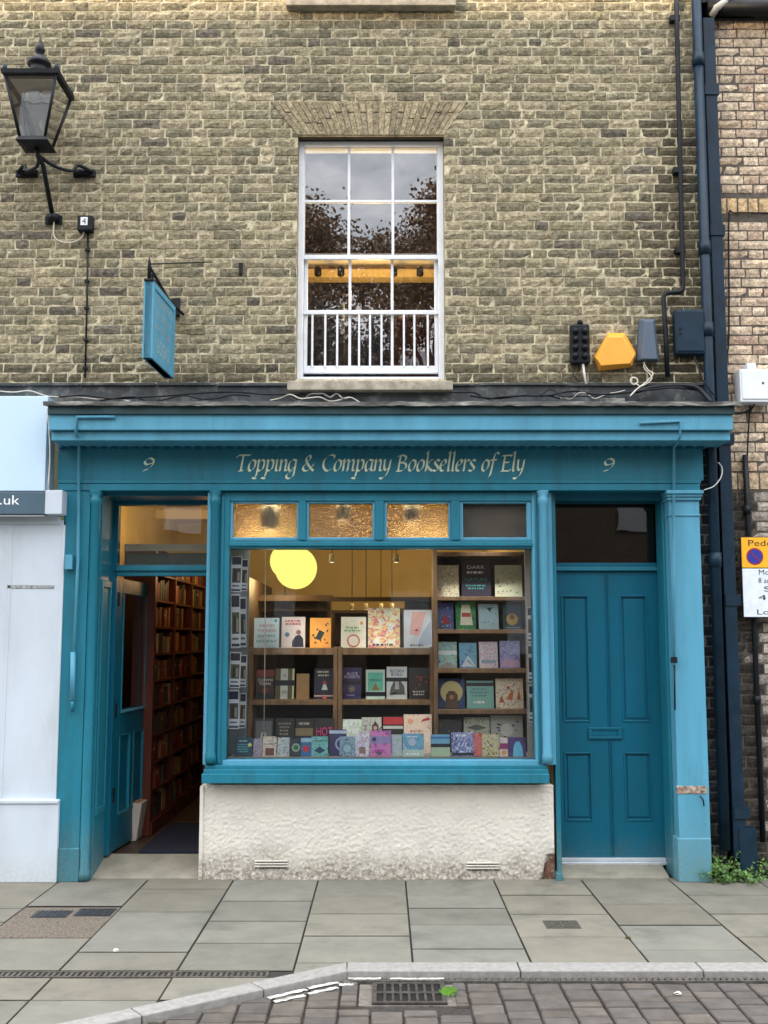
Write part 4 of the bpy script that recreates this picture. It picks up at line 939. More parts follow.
SC = [(150, 60, 40), (190, 150, 90), (60, 40, 34), (200, 180, 140), (120, 40, 30), (70, 80, 60), (180, 100, 50), (90, 70, 60), (40, 50, 60), (160, 130, 80)]
CN = ['red', 'tan', 'dark brown', 'cream', 'maroon', 'olive', 'orange', 'brown', 'slate', 'buff']
ordn = ['lowest', 'second lowest', 'third', 'fourth', 'fifth', 'sixth', 'seventh', 'eighth', 'ninth', 'topmost', 'topmost']
rr = random.Random(5); cnt = 0
for bi, (y0, y1) in enumerate(bays):
    for k in range(nrow-1):
        y = y0+.02+rr.uniform(0, .05); z = zb0+k*pitch+.0195
        tgt = 7 if bi == 0 else 6
        for q in range(tgt):
            th = rr.uniform(.045, .095); 
            if y+th > y1-.03: break
            ci = rr.randrange(10); hh = rr.uniform(.13, .18); dp = rr.uniform(.14, .18)
            mb = MB(); cv = flat(*[int(v*.8) for v in SC[ci]]); mb.box(bx-.02-dp, bx-.02, y, y+.004, z, z+hh, cv); mb.box(bx-.02-dp, bx-.02, y+th-.004, y+th, z, z+hh, cv)
            mb.box(bx-.024, bx-.018, y+.004, y+th-.004, z, z+hh, cv); mb.box(bx-.02-dp+.004, bx-.026, y+.004, y+th-.004, z+.003, z+hh-.004, pages)
            if rr.random() < .5: mb.box(bx-.0178, bx-.0172, y+.006, y+th-.006, z+hh*.6, z+hh*.72, flat(*SC[(ci+3) % 10]))
            one(mb, 'shelved_book', '%s book on the %s shelf, %s bay of the doorway bookcase' % (CN[ci], ordn[k], ['nearest', 'middle', 'farthest'][bi]), 'book', 'books upright in the doorway bookcase'); cnt += 1
            y += th+rr.uniform(.002, .03)+(.1 if rr.random() < .12 else 0)
# bin, mat
one(MB().box(X(140, 850, .42), X(201, 850, .42)+.3, .36, 1.6, zth-.004, zth+.008, M('blue_mat', (.004, .008, .026), rough=.95, var=.3, scale=50, bump=.5)), 'door_mat', 'dark blue mat on the floor inside the open doorway', 'mat')
a = P(124, 838, .98); mb = MB(); zf = zth+.001
q = [[(a.x, .80, zf), (a.x+.13, .82, zf), (a.x+.13, 1.0, zf), (a.x, 1.0, zf)], [(a.x-.01, .78, zf+.28), (a.x+.17, .80, zf+.28), (a.x+.17, 1.01, zf+.28), (a.x-.01, 1.01, zf+.28)]]
mb.loft(q, M('white_carton', (.5, .47, .4), var=.1)); mb.box(a.x+.01, a.x+.15, .81, 1.0, zf+.281, zf+.286, M('brown_carton_top', (.3, .18, .09)))
one(mb, 'carton', 'small white carton on the floor between the open door and the bookcase', 'box', bevel=.003)
# ------------------------------------------------------------------ left neighbour
paleb = M('pale_blue_white_paint', (.50, .58, .65), rough=.6, var=.06, scale=2, bump=.2, bscale=12, low=((.4, .42, .38), .2, .5), dirt=(.36, .42, .44), dirt_amt=.4, dirt_scale=2.2, stretch=(1.5, 1, .5))
nb = thing('neighbour_shopfront', (X(0, 700, -.1), -.1, 0), 'pale blue-white shopfront at the left edge with grey name band', 'shopfront')
nX = X(-150, 600, -.1)
mb = MB(); mb.box(nX, X(60, 700, -.12), -.12, .1, 0, Z(520, -.12), paleb); mb.box(X(56.5, 700, -.125), X(59.5, 700, -.125), -.128, -.11, Z(800, -.128), Z(525, -.128), paleb)
mb.box(nX, X(60, 530, -.128), -.135, -.11, Z(524, -.13), Z(516, -.13), paleb); mb.build('pilaster', nb, bevel=.005)
mb = MB(); mb.box(nX, X(57.5, 840, -.15), -.15, .1, 0, Z(801, -.15), paleb); mb.box(nX, X(58.5, 800, -.16), -.16, .1, Z(804, -.16), Z(800, -.16), paleb); mb.build('plinth', nb, bevel=.006)
mb = MB(); mb.box(nX, X(46, 450, -.20), -.20, .0, Z(491, -.20), Z(396, -.2), M('pale_blue_board', (.50, .68, .84), rough=.4, var=.03, scale=1)); mb.build('sign_board', nb, bevel=.004)
mb = MB(); mb.box(nX, X(44.5, 503, -.24), -.24, -.13, Z(514, -.24), Z(492, -.24), M('slate_band', (.05, .10, .14), rough=.5, var=.06)); nbnd = mb.build('name_band', nb, bevel=.003)
MB().box(X(44.7, 503, -.235), X(62, 503, -.235), -.235, -.10, Z(514, -.235), Z(490, -.235), paleb).build('end_block', nb, bevel=.004)
mb = MB(); o = P(9, 504.5, -.242); mb.text('.uk', o, .093, flat(235, 240, 240), width=P(18.5, 504, -.242).x-P(-1, 504, -.242).x); mb.build('lettering', nbnd)
MB().box(X(3, 700, -.124), X(6, 700, -.124), -.124, -.11, Z(800, -.12), Z(526, -.12), paleb).build('panel_bead', nb, bevel=.003)
mb = MB(); mb.pb(7, 54, 585, 588.5, -.124, -.115, M('old_fixing_scar', (.3, .33, .33), var=.5, scale=40)); mb.build('fixing_scar', nb, bevel=.002)
# blue conduits on the pilasters
def conduit(pts, r, m, name, lab, cat, group=None, n=8): return one(MB().tube(pts, r, m, n), name, lab, cat, group)
mb = MB(); mb.tube([P(115, 417, -.395), P(77, 417, -.395), P(76, 434, -.395), P(79, 444, -.15), P(78, 560, -.15), P(73, 676, -.15)], .011, paintL, 8)
mb.tube([P(73, 652, -.15), P(72.5, 700, -.15)], .018, paintL, 8); mb.box(*(lambda p: (p.x-.03, p.x+.02, -.17, -.13, p.z-.05, p.z+.05))(P(70, 562, -.15)), paintL)
mb.tube([P(72.5, 700, -.15), P(72, 712, -.15)], .013, paint, 8)
one(mb, 'conduit', 'blue painted conduit bending down from the cornice over the left pilaster', 'conduit', 'painted conduits on the shopfront')
mb = MB(); mb.tube([P(640, 423, -.395), P(680, 421, -.395), P(680, 437, -.395), P(674, 448, -.15), P(673.5, 560, -.15), P(674, 660, -.15)], .010, paintL, 8)
mb.box(*(lambda p: (p.x-.018, p.x+.018, -.17, -.13, p.z-.02, p.z+.02))(P(674, 660, -.15)), black)
mb.tube([P(674.5, 665, -.15), P(675, 710, -.15)], .006, black, 6)
one(mb, 'conduit', 'blue painted conduit bending down from the cornice over the right pilaster', 'conduit', 'painted conduits on the shopfront')
# ------------------------------------------------------------------ right neighbour
YN = .10
nr = thing('buff_brick_building', (X(790, 700, YN), YN, 0), 'buff brick building at the right edge behind the downpipes', 'building')
nx0, nx1 = X(721, 300, YN), X(900, 300, YN)
zc = Z(206, YN); zc2 = Z(481, YN)
def tintB(x, z):
    if abs(z+.036-zc) < .085 or abs(z+.036-zc2) < .085: return None
    if z > zc2:
        b = random.choice([(.36, .28, .20), (.42, .34, .25), (.39, .32, .235), (.33, .245, .185), (.46, .385, .29), (.36, .29, .22), (.42, .35, .26)])
    else:
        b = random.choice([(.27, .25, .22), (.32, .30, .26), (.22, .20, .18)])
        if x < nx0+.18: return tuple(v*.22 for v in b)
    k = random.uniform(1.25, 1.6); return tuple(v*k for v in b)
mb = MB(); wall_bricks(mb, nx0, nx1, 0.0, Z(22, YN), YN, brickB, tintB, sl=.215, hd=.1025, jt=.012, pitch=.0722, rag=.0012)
mb.box(nx0+.006, nx1, YN+.0065, YN+.3, 0, Z(18, YN), mortD); nw = mb.build('brick_wall', nr)
for zz in (zc, zc2):
    mb = MB(); x = nx0
    while x < nx1:
        k = random.uniform(.85, 1.1); brick(mb, x, x+.066, zz-.058, zz+.058, YN-.003, brickB, (.56*k, .42*k, .24*k) if zz == zc else (.50*k, .40*k, .27*k), nx=3, nz=5, rag=.001); x += .078
    mb.build('soldier_course', nr)
mb = MB(); mb.tube([(nx0-.05, YN-.08, Z(14, YN)), (nx1, YN-.08, Z(14, YN))], .06, black, 12); mb.box(nx0-.10, nx1, YN-.1, YN+.2, Z(10, YN), Z(-30, YN), black); mb.build('gutter', nr)
mb = MB(); mb.tube([P(711, 16, .02), P(716, 8, -.02), P(724, 3, -.02), P(727, -10, -.02)], .03, M('grey_swan_neck', (.4, .42, .4)), 10); mb.build('swan_neck', nr)
# dark infill between the buildings, with blackened bricks low down
gap = thing('wall_recess', (X(714, 640, .2), .2, 0), 'dark brick recess behind the downpipes between the two buildings', 'wall')
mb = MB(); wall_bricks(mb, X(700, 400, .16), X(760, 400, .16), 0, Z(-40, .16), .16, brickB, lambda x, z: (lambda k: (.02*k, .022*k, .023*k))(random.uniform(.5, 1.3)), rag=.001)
mb.box(X(690, 400, .17), X(770, 400, .17), .167, .3, 0, Z(-40, .16), M('blackish_mortar', (.06, .06, .055), var=.4)); mb.build('brick_infill', gap)
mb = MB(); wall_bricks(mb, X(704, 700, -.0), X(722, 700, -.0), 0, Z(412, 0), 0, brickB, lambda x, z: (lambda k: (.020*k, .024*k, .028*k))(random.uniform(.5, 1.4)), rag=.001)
mb.box(X(702, 700, 0), X(722, 700, 0)-.005, .0065, .16, 0, Z(412, 0), MATS['blackish_mortar']); mb.build('brick_pier', gap)
mb = MB(); mb.box(X(729, 700, .05), X(737, 700, .05), .05, .15, .02, Z(440, .05), M('ochre_render', (.16, .11, .05), rough=.95, var=.5, scale=9, bump=.6)); mb.build('ochre_strip', gap)
# ------------------------------------------------------------------ pipes
mb = MB()
mb.tube([P(676, -20, -.05), P(677, 30, -.05), P(683, 284, -.05), P(683, 289, -.05), P(680, 292, -.05), P(667, 293, -.05), P(663.5, 297, -.05), P(666, 340, -.05), P(667.5, 377, -.05)], .018, black, 10)
for (p, y_) in ((676.5, 18), (680, 170), (682, 250)): mb.box(*(lambda q: (q.x-.045, q.x+.025, -.06, 0, q.z-.02, q.z+.02))(P(p, y_, -.05)), black)
one(mb, 'waste_pipe', 'thin black pipe with a jog running down the upper brick wall', 'pipe')
def dpipe(pa, pb_, Y, r, lab, collars, m=pipe_m, square=False):
    a, b = P(*pa, Y), P(*pb_, Y); xm = (a.x+b.x)/2; root = thing('downpipe', (xm, Y, b.z), lab, 'downpipe', 'downpipes between the two buildings')
    mb = MB(); 
    if square: mb.box(a.x-r, a.x+r, Y-r*.8, Y+r*.8, b.z, a.z, m)
    else: mb.tube([a, b], r, m, 16)
    mb.build('pipe', root, bevel=.004 if square else 0)
    for cpy in collars:
        z = Z(cpy, Y); u = (z-b.z)/(a.z-b.z); x = b.x+(a.x-b.x)*u; mb = MB()
        if square: mb.box(x-r-.01, x+r+.01, Y-r*.8-.01, Y+r*.8, z-.04, z+.04, m)
        else: mb.lathe((x, Y, z), [(r, -.05), (r*1.22, -.05), (r*1.22, .05), (r, .05)], m, 16)
        mb.build('collar', root)
    return root
dpipe((695.5, -20), (725, 850), -.06, .036, 'navy round downpipe nearer the bookshop', (60, 248, 330, 560))
dpipe((707.3, 20), (742, 858), .02, .043, 'wide navy downpipe nearer the buff brick building', (92, 232, 440, 600, 812), square=True)
mb = MB(); mb.tube([P(745, 455, YN-.03), P(748, 520, YN-.03), P(754, 620, YN-.03), P(763, 842, YN-.03)], .020, black, 10)
for y_ in (510, 700): mb.lathe(P(747 if y_ < 600 else 757, y_, YN-.03), [(.02, -.03), (.028, -.03), (.028, .03), (.02, .03)], black, 10)
one(mb, 'soil_pipe', 'slim black pipe running down the buff building behind the parking sign', 'pipe')
mb = MB(); mb.box(*(lambda q: (q.x-.07, q.x+.05, -.02, .09, 0.0, q.z))(P(748, 828, .0)), pipe_m); one(mb, 'drain_shoe', 'navy shoe at the foot of the wide downpipe among weeds', 'drain')
# black cables on right building
def cable(pts, r, m, lab, name='cable', group=None, sm=True):
    return one(MB().tube(crom(pts, 5) if sm else pts, r, m, 6), name, lab, 'cable', group)
cable([P(768, 213, YN-.015), P(735, 213, YN-.015), P(729, 218, YN-.015), P(729, 300, YN-.015), P(728, 350, YN-.015), P(720, 385, YN-.03), P(712, 395, -.08)], .006, black, 'black cable looping off the soldier course down the buff bricks')
cable([P(750, 402, YN-.03), P(748, 440, YN-.02), P(747, 480, YN-.02), P(749, 530, YN-.02)], .006, black, 'black cable dropping from the white junction box')
cable([P(756, 402, YN-.05), P(750, 410, YN-.05), P(738, 414, YN-.04), P(726, 410, -.05)], .006, black, 'black cable looping sideways under the white junction box')
cable([P(704, 490, -.16), P(714, 486, -.14), P(721, 477, -.12), P(722, 468, -.10), P(718, 462, -.1)], .004, flat(190, 195, 195), 'stray white wire curling out beside the right capital')
# ------------------------------------------------------------------ wall lantern
LY = -.36
lan = thing('wall_lantern', P(52, 218, 0), 'black gas-style lantern on an iron bracket at the upper left', 'street lamp')
cx = P(38, 100, LY).x; zb_l = P(36, 137, LY-.08).z; zt_l = P(33, 73, LY-.19).z
bw, tw = .088, .178
def sq(cx, cy, hw, z): return [(cx-hw, cy-hw, z), (cx+hw, cy-hw, z), (cx+hw, cy+hw, z), (cx-hw, cy+hw, z)]
mb = MB()
for sx in (-1, 1):
    for sy in (-1, 1): mb.tube([(cx+sx*bw, LY+sy*bw, zb_l), (cx+sx*tw, LY+sy*tw, zt_l)], .011, black, 6)
mb.loft([sq(cx, LY, bw-.02, zb_l-.045), sq(cx, LY, bw+.022, zb_l-.03), sq(cx, LY, bw+.008, zb_l)], black)
for a, b in (((-1, -1), (1, -1)), ((1, -1), (1, 1)), ((1, 1), (-1, 1)), ((-1, 1), (-1, -1))):
    mb.tube([(cx+a[0]*tw, LY+a[1]*tw, zt_l), (cx+b[0]*tw, LY+b[1]*tw, zt_l)], .013, black, 6)
fr_ = mb.build('frame', lan)
mb = MB(); hz = zt_l+.0
mb.loft([sq(cx, LY, tw+.018, hz), sq(cx, LY, tw+.022, hz+.03), sq(cx, LY, tw*.86, hz+.05), sq(cx, LY, tw*.42, hz+.10)], black)
mb.lathe((cx, LY, hz+.09), [(.095, 0), (.07, .025), (.058, .06), (.082, .07), (.080, .09), (.055, .125), (.026, .14), (.020, .155), (.032, .17), (.036, .19), (.024, .22), (.012, .24), (.002, .30)], black, 20)
for sx in (-1, 1):
    for sy in (-1, 1): mb.lathe((cx+sx*tw, LY+sy*tw, hz+.02), [(.012, 0), (.02, .02), (.012, .045), (.002, .07)], pipe_m, 8)
mb.build('canopy', lan)
lg = glass('lantern_glass', 1.5, (.96, .97, .94), mult=4.0, wav=.1)
mb = MB(); B0, T0 = sq(cx, LY, bw, zb_l+.005), sq(cx, LY, tw-.004, zt_l-.008)
for i in range(4):
    j = (i+1) % 4; mb.add([B0[i], B0[j], T0[j], T0[i]], [(0, 1, 2, 3)], lg)
mb.build('glass_panes', lan)
mb = MB(); mb.loft([sq(cx, LY, tw-.03, zt_l-.03), sq(cx, LY, tw-.03, zt_l-.02)], M('lantern_reflector', (.55, .56, .5), rough=.5, var=.05))
mb.lathe((cx-.03, LY, zt_l-.11), [(.02, 0), (.05, .02), (.055, .05), (.03, .075)], M('frosted_bulb', (.6, .62, .6), rough=.3), 14); mb.lathe((cx+.07, LY, zt_l-.11), [(.02, 0), (.05, .02), (.055, .05), (.03, .075)], MATS['frosted_bulb'], 14)
mb.build('lamp_head', lan)
mb = MB(); top = Vector((cx, LY, zb_l-.045)); foot = P(53, 219, -.03); jn = P(43, 165, -.30)
mb.tube([top, (cx+.01, LY+.02, top.z-.05), jn, foot], .017, black, 8)
mb.lathe(foot-Vector((0, 0, .02)), [(.03, 0), (.045, .01), (.045, .05), (.02, .06)], black, 12); mb.box(foot.x-.06, foot.x+.06, -.02, 0, foot.z-.03, foot.z+.03, black)
for px_, s_ in ((18, -1), (92, 1)):
    e = P(px_, 172, -.03)
    mb.tube(crom([Vector((cx+.01, LY+.03, top.z-.04)), jn+Vector((s_*.06, .06, .02)), jn+Vector((s_*.16, .14, .02)), Vector(((e.x+jn.x)/2+s_*.06, -.12, e.z+.01)), e], 5), .013, black, 8)
    mb.tube([e-Vector((s_*.02, 0, 0)), e-Vector((s_*.13, 0, 0))], .024, black, 8); mb.box(e.x-s_*.14, e.x+s_*.02, -.025, 0, e.z-.03, e.z+.02, black)
mb.build('bracket', lan)
# junction box "4" and its cables
jb = thing('junction_box', P(84, 229, -.04), 'small black box marked 4 under the lantern', 'electrical box')
mb = MB(); mb.pb(77, 92, 215, 230, -.07, 0, black); mb.build('box', jb, bevel=.006)
mb = MB(); mb.pb(80.5, 87.5, 217, 225, -.0725, -.069, flat(228, 232, 234)); st_ = mb.build('number_sticker', jb)
MB().text('4', P(84, 223.8, -.0735), .062, flat(20, 24, 30)).build('numeral', st_)
cable([P(54, 221, -.03), P(54, 236, -.02), P(62, 242, -.02), P(74, 242, -.02), P(82, 237, -.02), P(84, 231, -.03)], .006, flat(196, 192, 176), 'white cable looping from the lantern foot to the small black box')
mb = MB(); mb.tube([P(88, 231, -.012), P(87, 300, -.012), P(85, 378, -.012)], .007, black, 6)
for y_ in (250, 281, 308, 340, 368): mb.box(*(lambda q: (q.x-.016, q.x+.016, -.022, 0, q.z-.008, q.z+.008))(P(88-(y_-231)*.02, y_, -.012)), black)
one(mb, 'cable', 'thin black cable clipped straight down the bricks below the small black box', 'cable')
# ------------------------------------------------------------------ hanging sign
hs = thing('hanging_sign', P(172, 300, -.05), 'blue double-sided board hanging edge-on from an iron bracket', 'hanging sign')
nearx = P(148, 320, -.70).x; farx = P(170.5, 330, -.13).x
zt_n = P(148, 281, -.70).z; hh = zt_n-P(148, 358, -.70).z
sxm = (nearx+farx)/2; yaw = math.atan2(farx-nearx, .57)
sm_ = Matrix.Translation(Vector((nearx, -.70, zt_n-hh))) @ Matrix.Rotation(-yaw, 4, 'Z')
L_ = math.hypot(farx-nearx, .57)
mb = MB(); mb.box(-.026, .026, 0, L_, 0, hh, paintL, mat=sm_); bd = mb.build('board', hs, bevel=.003)
mb = MB(); 
for (a, b, c_, d_) in ((0, .04, 0, hh), (L_-.04, L_, 0, hh), (.04, L_-.04, 0, .04), (.04, L_-.04, hh-.04, hh)): mb.box(-.034, .034, a, b, c_, d_, paintL, mat=sm_)
mb.build('board_frame', hs, bevel=.003)
mb = MB(); sgold = M('worn_sign_lettering', (.30, .42, .44), rough=.6, var=.2)
rot = sm_.to_3x3()
for s_, zz, hs_ in (('TOPPING', .76, .07), ('& COMPANY', .60, .055), ('BOOKSELLERS', .44, .05), ('BOOKS', .14, .12)):
    mb = MB(); o = sm_ @ Vector((.0275, L_/2, zz*hh)); mb.text(s_, o, hs_*1.2, sgold, rot @ Vector((0, 1, 0)), (0, 0, 1), width=min(L_*.72, len(s_)*.06)); mb.build('lettering', bd)
mb = MB(); mb.box(-.032, .032, -.01, L_+.02, hh+.001, hh+.016, black, mat=sm_)
mb.build('top_rail', hs)
mb = MB(); pa_ = sm_ @ Vector((0, .04, hh+.06)); pbk = Vector((farx+.05, -.0, zt_n+.06))
mb.tube([sm_ @ Vector((0, -.01, hh+.10)), sm_ @ Vector((0, L_, hh+.03)), (farx+.07, -.02, zt_n-.02)], .010, black, 8)
for k in range(5):
    c0 = sm_ @ Vector((0, .08+k*.1, hh+.05-.008*k)); rad = .032-.002*k
    mb.tube([c0+Vector((0, math.cos(a/8*6.28*1.2)*rad*(1-a/14), math.sin(a/8*6.28*1.2)*rad*(1-a/14)+.01)) for a in range(9)], .006, black, 6)
mb.tube([sm_ @ Vector((0, .0, hh+.02)), sm_ @ Vector((0, 0, hh+.12)), sm_ @ Vector((.0, -.01, hh+.16))], [.012, .012, .003], black, 8)
p_ = P(176, 306, 0); mb.box(p_.x-.03, p_.x+.03, -.03, .0, p_.z-.08, p_.z+.05, black); mb.build('bracket', hs)
one(MB().tube([P(151, 264, -.65), P(212, 262, -.02)], .005, black, 6), 'stay_rod', 'thin iron stay rod running from the hanging sign bracket to the bricks', 'rod')
one(MB().box(*(lambda q: (q.x-.012, q.x+.012, -.03, 0, q.z-.05, q.z+.03))(P(241, 268, 0)), black), 'wall_hook', 'small iron hook in the bricks right of the hanging sign', 'hook')
# ------------------------------------------------------------------ boxes on the upper wall, right
root = thing('cable_splice_box', P(580, 366, -.05), 'black ribbed upright cable box on the bricks right of the window', 'electrical box')
mb = MB(); mb.pb(571, 590, 324, 363, -.075, 0, black); mb.build('case', root, bevel=.012, seg=3)
mb = MB()
for k in range(4):
    for px_ in (575.5, 585):
        c_ = P(px_, 331+k*8.3, -.078); MB().lathe(c_, [(.006, -.026), (.024, -.012), (.024, .012), (.006, .03)], black, 10, axis='y').build('port', root)
mb.lathe(P(580, 324, -.04), [(.02, -.005), (.02, .02), (.01, .03)], black, 10)
mb.build('cap', root)
mb = MB()
mb.tube([P(583, 364, -.05), P(584, 372, -.05), P(586, 384, -.05)], .009, flat(225, 225, 220), 8); mb.tube(crom([P(578, 364, -.05), P(573, 374, -.05), P(580, 382, -.05)]), .004, black, 6); mb.build('cable_tail', root)
def polybox(name, outer, inner, yb, yf, m, lab, cat, m2=None):
    """frustum: outer outline on the wall, inner outline proud of it"""
    o = [P(x, y, yb) for x, y in outer]; o0 = [Vector((p.x, 0, p.z)) for p in o]; i_ = [P(x, y, yf) for x, y in inner]
    mb = MB(); mb.loft([o0, o, i_], m); return one(mb, name, lab, cat, bevel=.004)
yel = M('amber_alarm_plastic', (.78, .36, .04), rough=.35, var=.04, scale=8, dirt=(.45, .2, .04), dirt_amt=.2)
polybox('alarm_box', [(608, 333), (625, 333), (636, 353), (632, 366), (600, 370), (594, 357)], [(608, 337), (623, 337), (634, 357), (630, 363.5), (601, 365.5), (597, 359)], -.05, -.10, yel, 'amber yellow three-cornered alarm box on the bricks', 'alarm box')
gry = M('blue_grey_plastic', (.065, .10, .145), rough=.35, var=.06)
polybox('grey_bell_box', [(640, 319), (655, 319), (659, 361), (637, 361)], [(645, 321), (653, 321), (657, 359), (642, 359)], -.05, -.09, gry, 'blue-grey tapering bell box between the yellow box and the thin pipe', 'alarm box')
root = thing('service_cabinet', P(690, 355, -.06), 'dark navy cabinet fixed beside the downpipes above the cornice', 'electrical box')
mb = MB(); mb.pb(675.5, 706, 309, 354, -.085, 0, pipe_m); mb.build('case', root, bevel=.014, seg=3)
mb = MB(); mb.pb(677, 704, 311, 351, -.093, -.084, pipe_m); mb.build('cabinet_door', root, bevel=.01, seg=3)
mb = MB(); [mb.pb(679.5, 682, y_, y_+2, -.098, -.09, black) for y_ in (327, 332)]; mb.build('hinge', root)
root = thing('white_junction_box', P(754, 402, 0), 'white metal junction box on the buff bricks at the right edge', 'electrical box')
mb = MB(); mb.pb(740, 772, 369, 402, -.03, YN, M('white_steel', (.68, .74, .80), rough=.4, var=.05)); mb.build('case', root, bevel=.006)
mb = MB(); mb.pb(742, 770, 371, 399, -.037, -.029, MATS['white_steel']); mb.build('cover', root, bevel=.004)
mb = MB(); mb.lathe(P(763, 383, -.038), [(.008, -.002), (.008, .004)], black, 10, axis='y'); mb.build('lock', root)
mb = MB(); mb.pb(747, 756, 363, 369, -.0, YN, MATS['white_steel']); mb.build('fixing_lug', root, bevel=.003)
# cables at the ledge
G_ = 'loose cables along the shopfront ledge'
wcb = flat(196, 192, 180)
cable([P(643, 362, -.05), P(648, 370, -.06), P(653, 374, -.08), P(646, 382, -.08), P(637, 389, -.1), P(630, 396, -.15)], .005, wcb, 'white wire kinking down from the grey bell box', group=G_)
cable([P(645, 362, -.05), P(644, 368, -.06), P(652, 378, -.09), P(642, 386, -.09), P(636, 384, -.09)], .004, wcb, 'second white wire looping beneath the grey bell box', group=G_)
one(MB().tube([P(634, 381, -.08)+Vector((math.cos(a/10*6.283)*.026, 0, math.sin(a/10*6.283)*.026)) for a in range(10)], .006, wcb, 6, closed=True), 'cable_ring', 'small pale ring of wire under the yellow alarm box', 'cable', G_)
rr = random.Random(3)
def mess(p0, p1, y0, y1, m, r, lab, seed, Ya=-.08, amp=4):
    rr = random.Random(seed); n = 9; pts = []
    for i in range(n+1):
        u = i/n; pts.append(P(p0+(p1-p0)*u, y0+(y1-y0)*u+rr.uniform(-amp, amp), Ya-rr.uniform(0, .06)))
    cable(pts, r, m, lab, group=G_)
mess(470, 700, 398, 388, black, .008, 'thick black cable sagging along the ledge below the alarm boxes', 1, amp=3)
mess(540, 640, 392, 400, black, .005, 'thin black cable tangled below the black ribbed box', 2)
mess(556, 625, 400, 390, wcb, .003, 'fine pale wire tangled below the yellow alarm box', 3)
mess(20, 300, 399, 392, black, .006, 'black cable lying on the ledge left of the window sill', 4, amp=2.5)
mess(-20, 130, 388, 402, wcb, .004, 'pale cable crossing above the neighbouring sign board', 5, amp=2)
mess(270, 360, 398, 400, wcb, .0045, 'pale cable looping on the ledge under the window sill', 6, amp=4)
mess(290, 350, 400, 397, lead, .006, 'grey cable looping under the window sill', 7, amp=5)
mess(450, 560, 394, 399, black, .007, 'black cable on the ledge right of the window sill', 8, amp=3)
mess(100, 250, 401, 396, black, .005, 'slack black cable on the ledge under the hanging sign', 9, amp=3)
cable([P(636, 392, -.1), P(655, 387, -.1), P(690, 386, -.12), P(702, 392, -.14), P(712, 403, -.2)], .016, black, 'fat black cable arching down to the cornice end beside the cabinet', group=G_)
cable([P(694, 355, -.06), P(698, 366, -.08), P(703, 380, -.1), P(716, 397, -.12)], .006, black, 'thin black cable falling from the navy cabinet', group=G_)
cable([P(47, 405, -.2), P(49, 430, -.2), P(50, 455, -.2), P(48, 490, -.2)], .005, wcb, 'grey cable hanging in the gap left of the fascia', group=G_)
# ------------------------------------------------------------------ parking sign
SY = -.02
ps = thing('parking_sign', P(775, 617, SY), 'yellow and white parking restriction sign cut off by the right edge', 'road sign')
xs0, xs1 = X(742.5, 575, SY), X(808, 575, SY); zt_, zm_, zb2 = Z(537.5, SY), Z(568, SY), Z(617, SY)
mb = MB(); mb.box(xs0-.006, xs1+.006, SY+.004, SY+.02, zb2-.006, zt_+.006, black); mb.box((xs0+xs1)/2-.05, (xs0+xs1)/2+.05, SY+.02, YN, zm_-.05, zm_+.02, black); mb.build('back_plate', ps, bevel=.004)
mb = MB(); mb.box(xs0, xs1, SY, SY+.005, zm_+.002, zt_, flat(240, 176, 30)); yp = mb.build('yellow_panel', ps, bevel=.002)
mb = MB(); mb.box(xs0, xs1, SY, SY+.005, zb2, zm_-.004, flat(214, 226, 236)); wp = mb.build('white_panel', ps, bevel=.002)
mb = MB(); xc = (xs0+xs1)/2; mb.text('Pedestrian', (xc, SY-.001, Z(546, SY)), .062, flat(60, 30, 20), width=X(801, 545, SY)-X(749.5, 545, SY)); mb.build('lettering', yp)
mb = MB(); cc = P(754.8, 556.5, SY); n = 24
for (r_, c_, k) in ((.060, (150, 24, 44), 1), (.050, (26, 44, 150), 2)): mb.add([(cc.x+r_*math.cos(a/n*6.2832), SY-.001*k, cc.z+r_*math.sin(a/n*6.2832)) for a in range(n)], [tuple(range(n))], flat(*c_))
d1, d2 = Vector((.7, 0, -.7)), Vector((.7, 0, .7)); c3 = Vector((cc.x, SY-.003, cc.z)); mb.add([c3-d1*.052-d2*.006, c3+d1*.052-d2*.006, c3+d1*.052+d2*.006, c3-d1*.052+d2*.006], [(0, 1, 2, 3)], flat(120, 26, 70)); mb.build('no_waiting_roundel', yp)
mb = MB(); tk = flat(24, 34, 48)
for s_, y_, pxl in (('Mon - Sat', 574.7, 757), ('8 am - 6 pm', 583, 757), ('Sun', 591.5, 763), ('4 pm', 600, 757), ('Loading', 614.5, 755)):
    hw = min((xc-X(pxl, y_, SY))*2, .4)*.92; 
    mb = MB(); mb.text(s_, (xc, SY-.001, Z(y_, SY)), .052, tk, width=hw); mb.build('lettering', wp)
# ------------------------------------------------------------------ stone sill cut off at the top
tp = MB(); tp.pb(286, 456, -8, 5, -.08, .0, stone); tp.build('stone_sill', shop, bevel=.005)
# ------------------------------------------------------------------ ground
slabm = M('york_slab', (.23, .235, .20), rough=.8, var=.10, scale=4.5, bump=.35, bscale=90, attr=True, dirt=(.075, .08, .065), dirt_amt=.7, dirt_scale=2.6, chips=((.06, .06, .05), .675))
jointm = M('dark_joint', (.022, .02, .016), rough=1, var=.3)
kerbm = M('pale_granite_kerb', (.24, .24, .225), rough=.85, var=.15, scale=30, bump=.5, bscale=120, dirt=(.22, .21, .2), dirt_amt=.6, dirt_scale=20)
settm = M('clay_setts', (.13, .12, .115), rough=.85, var=.2, scale=12, bump=.6, bscale=110, attr=True, dirt=(.07, .065, .06), dirt_amt=.5, dirt_scale=9)
gp = MB(); gp.add([(-80, -90, -.07), (80, -90, -.07), (80, 90, -.07), (-80, 90, -.07)], [(0, 1, 2, 3)], M('asphalt', (.05, .05, .05), rough=.95, var=.2, scale=9, bump=.5)); struct(gp.build('ground', origin=Vector((0, 0, -.07))))
kA, kB = G(347, 963), G(347, 972)             # kerb back/front at the corner
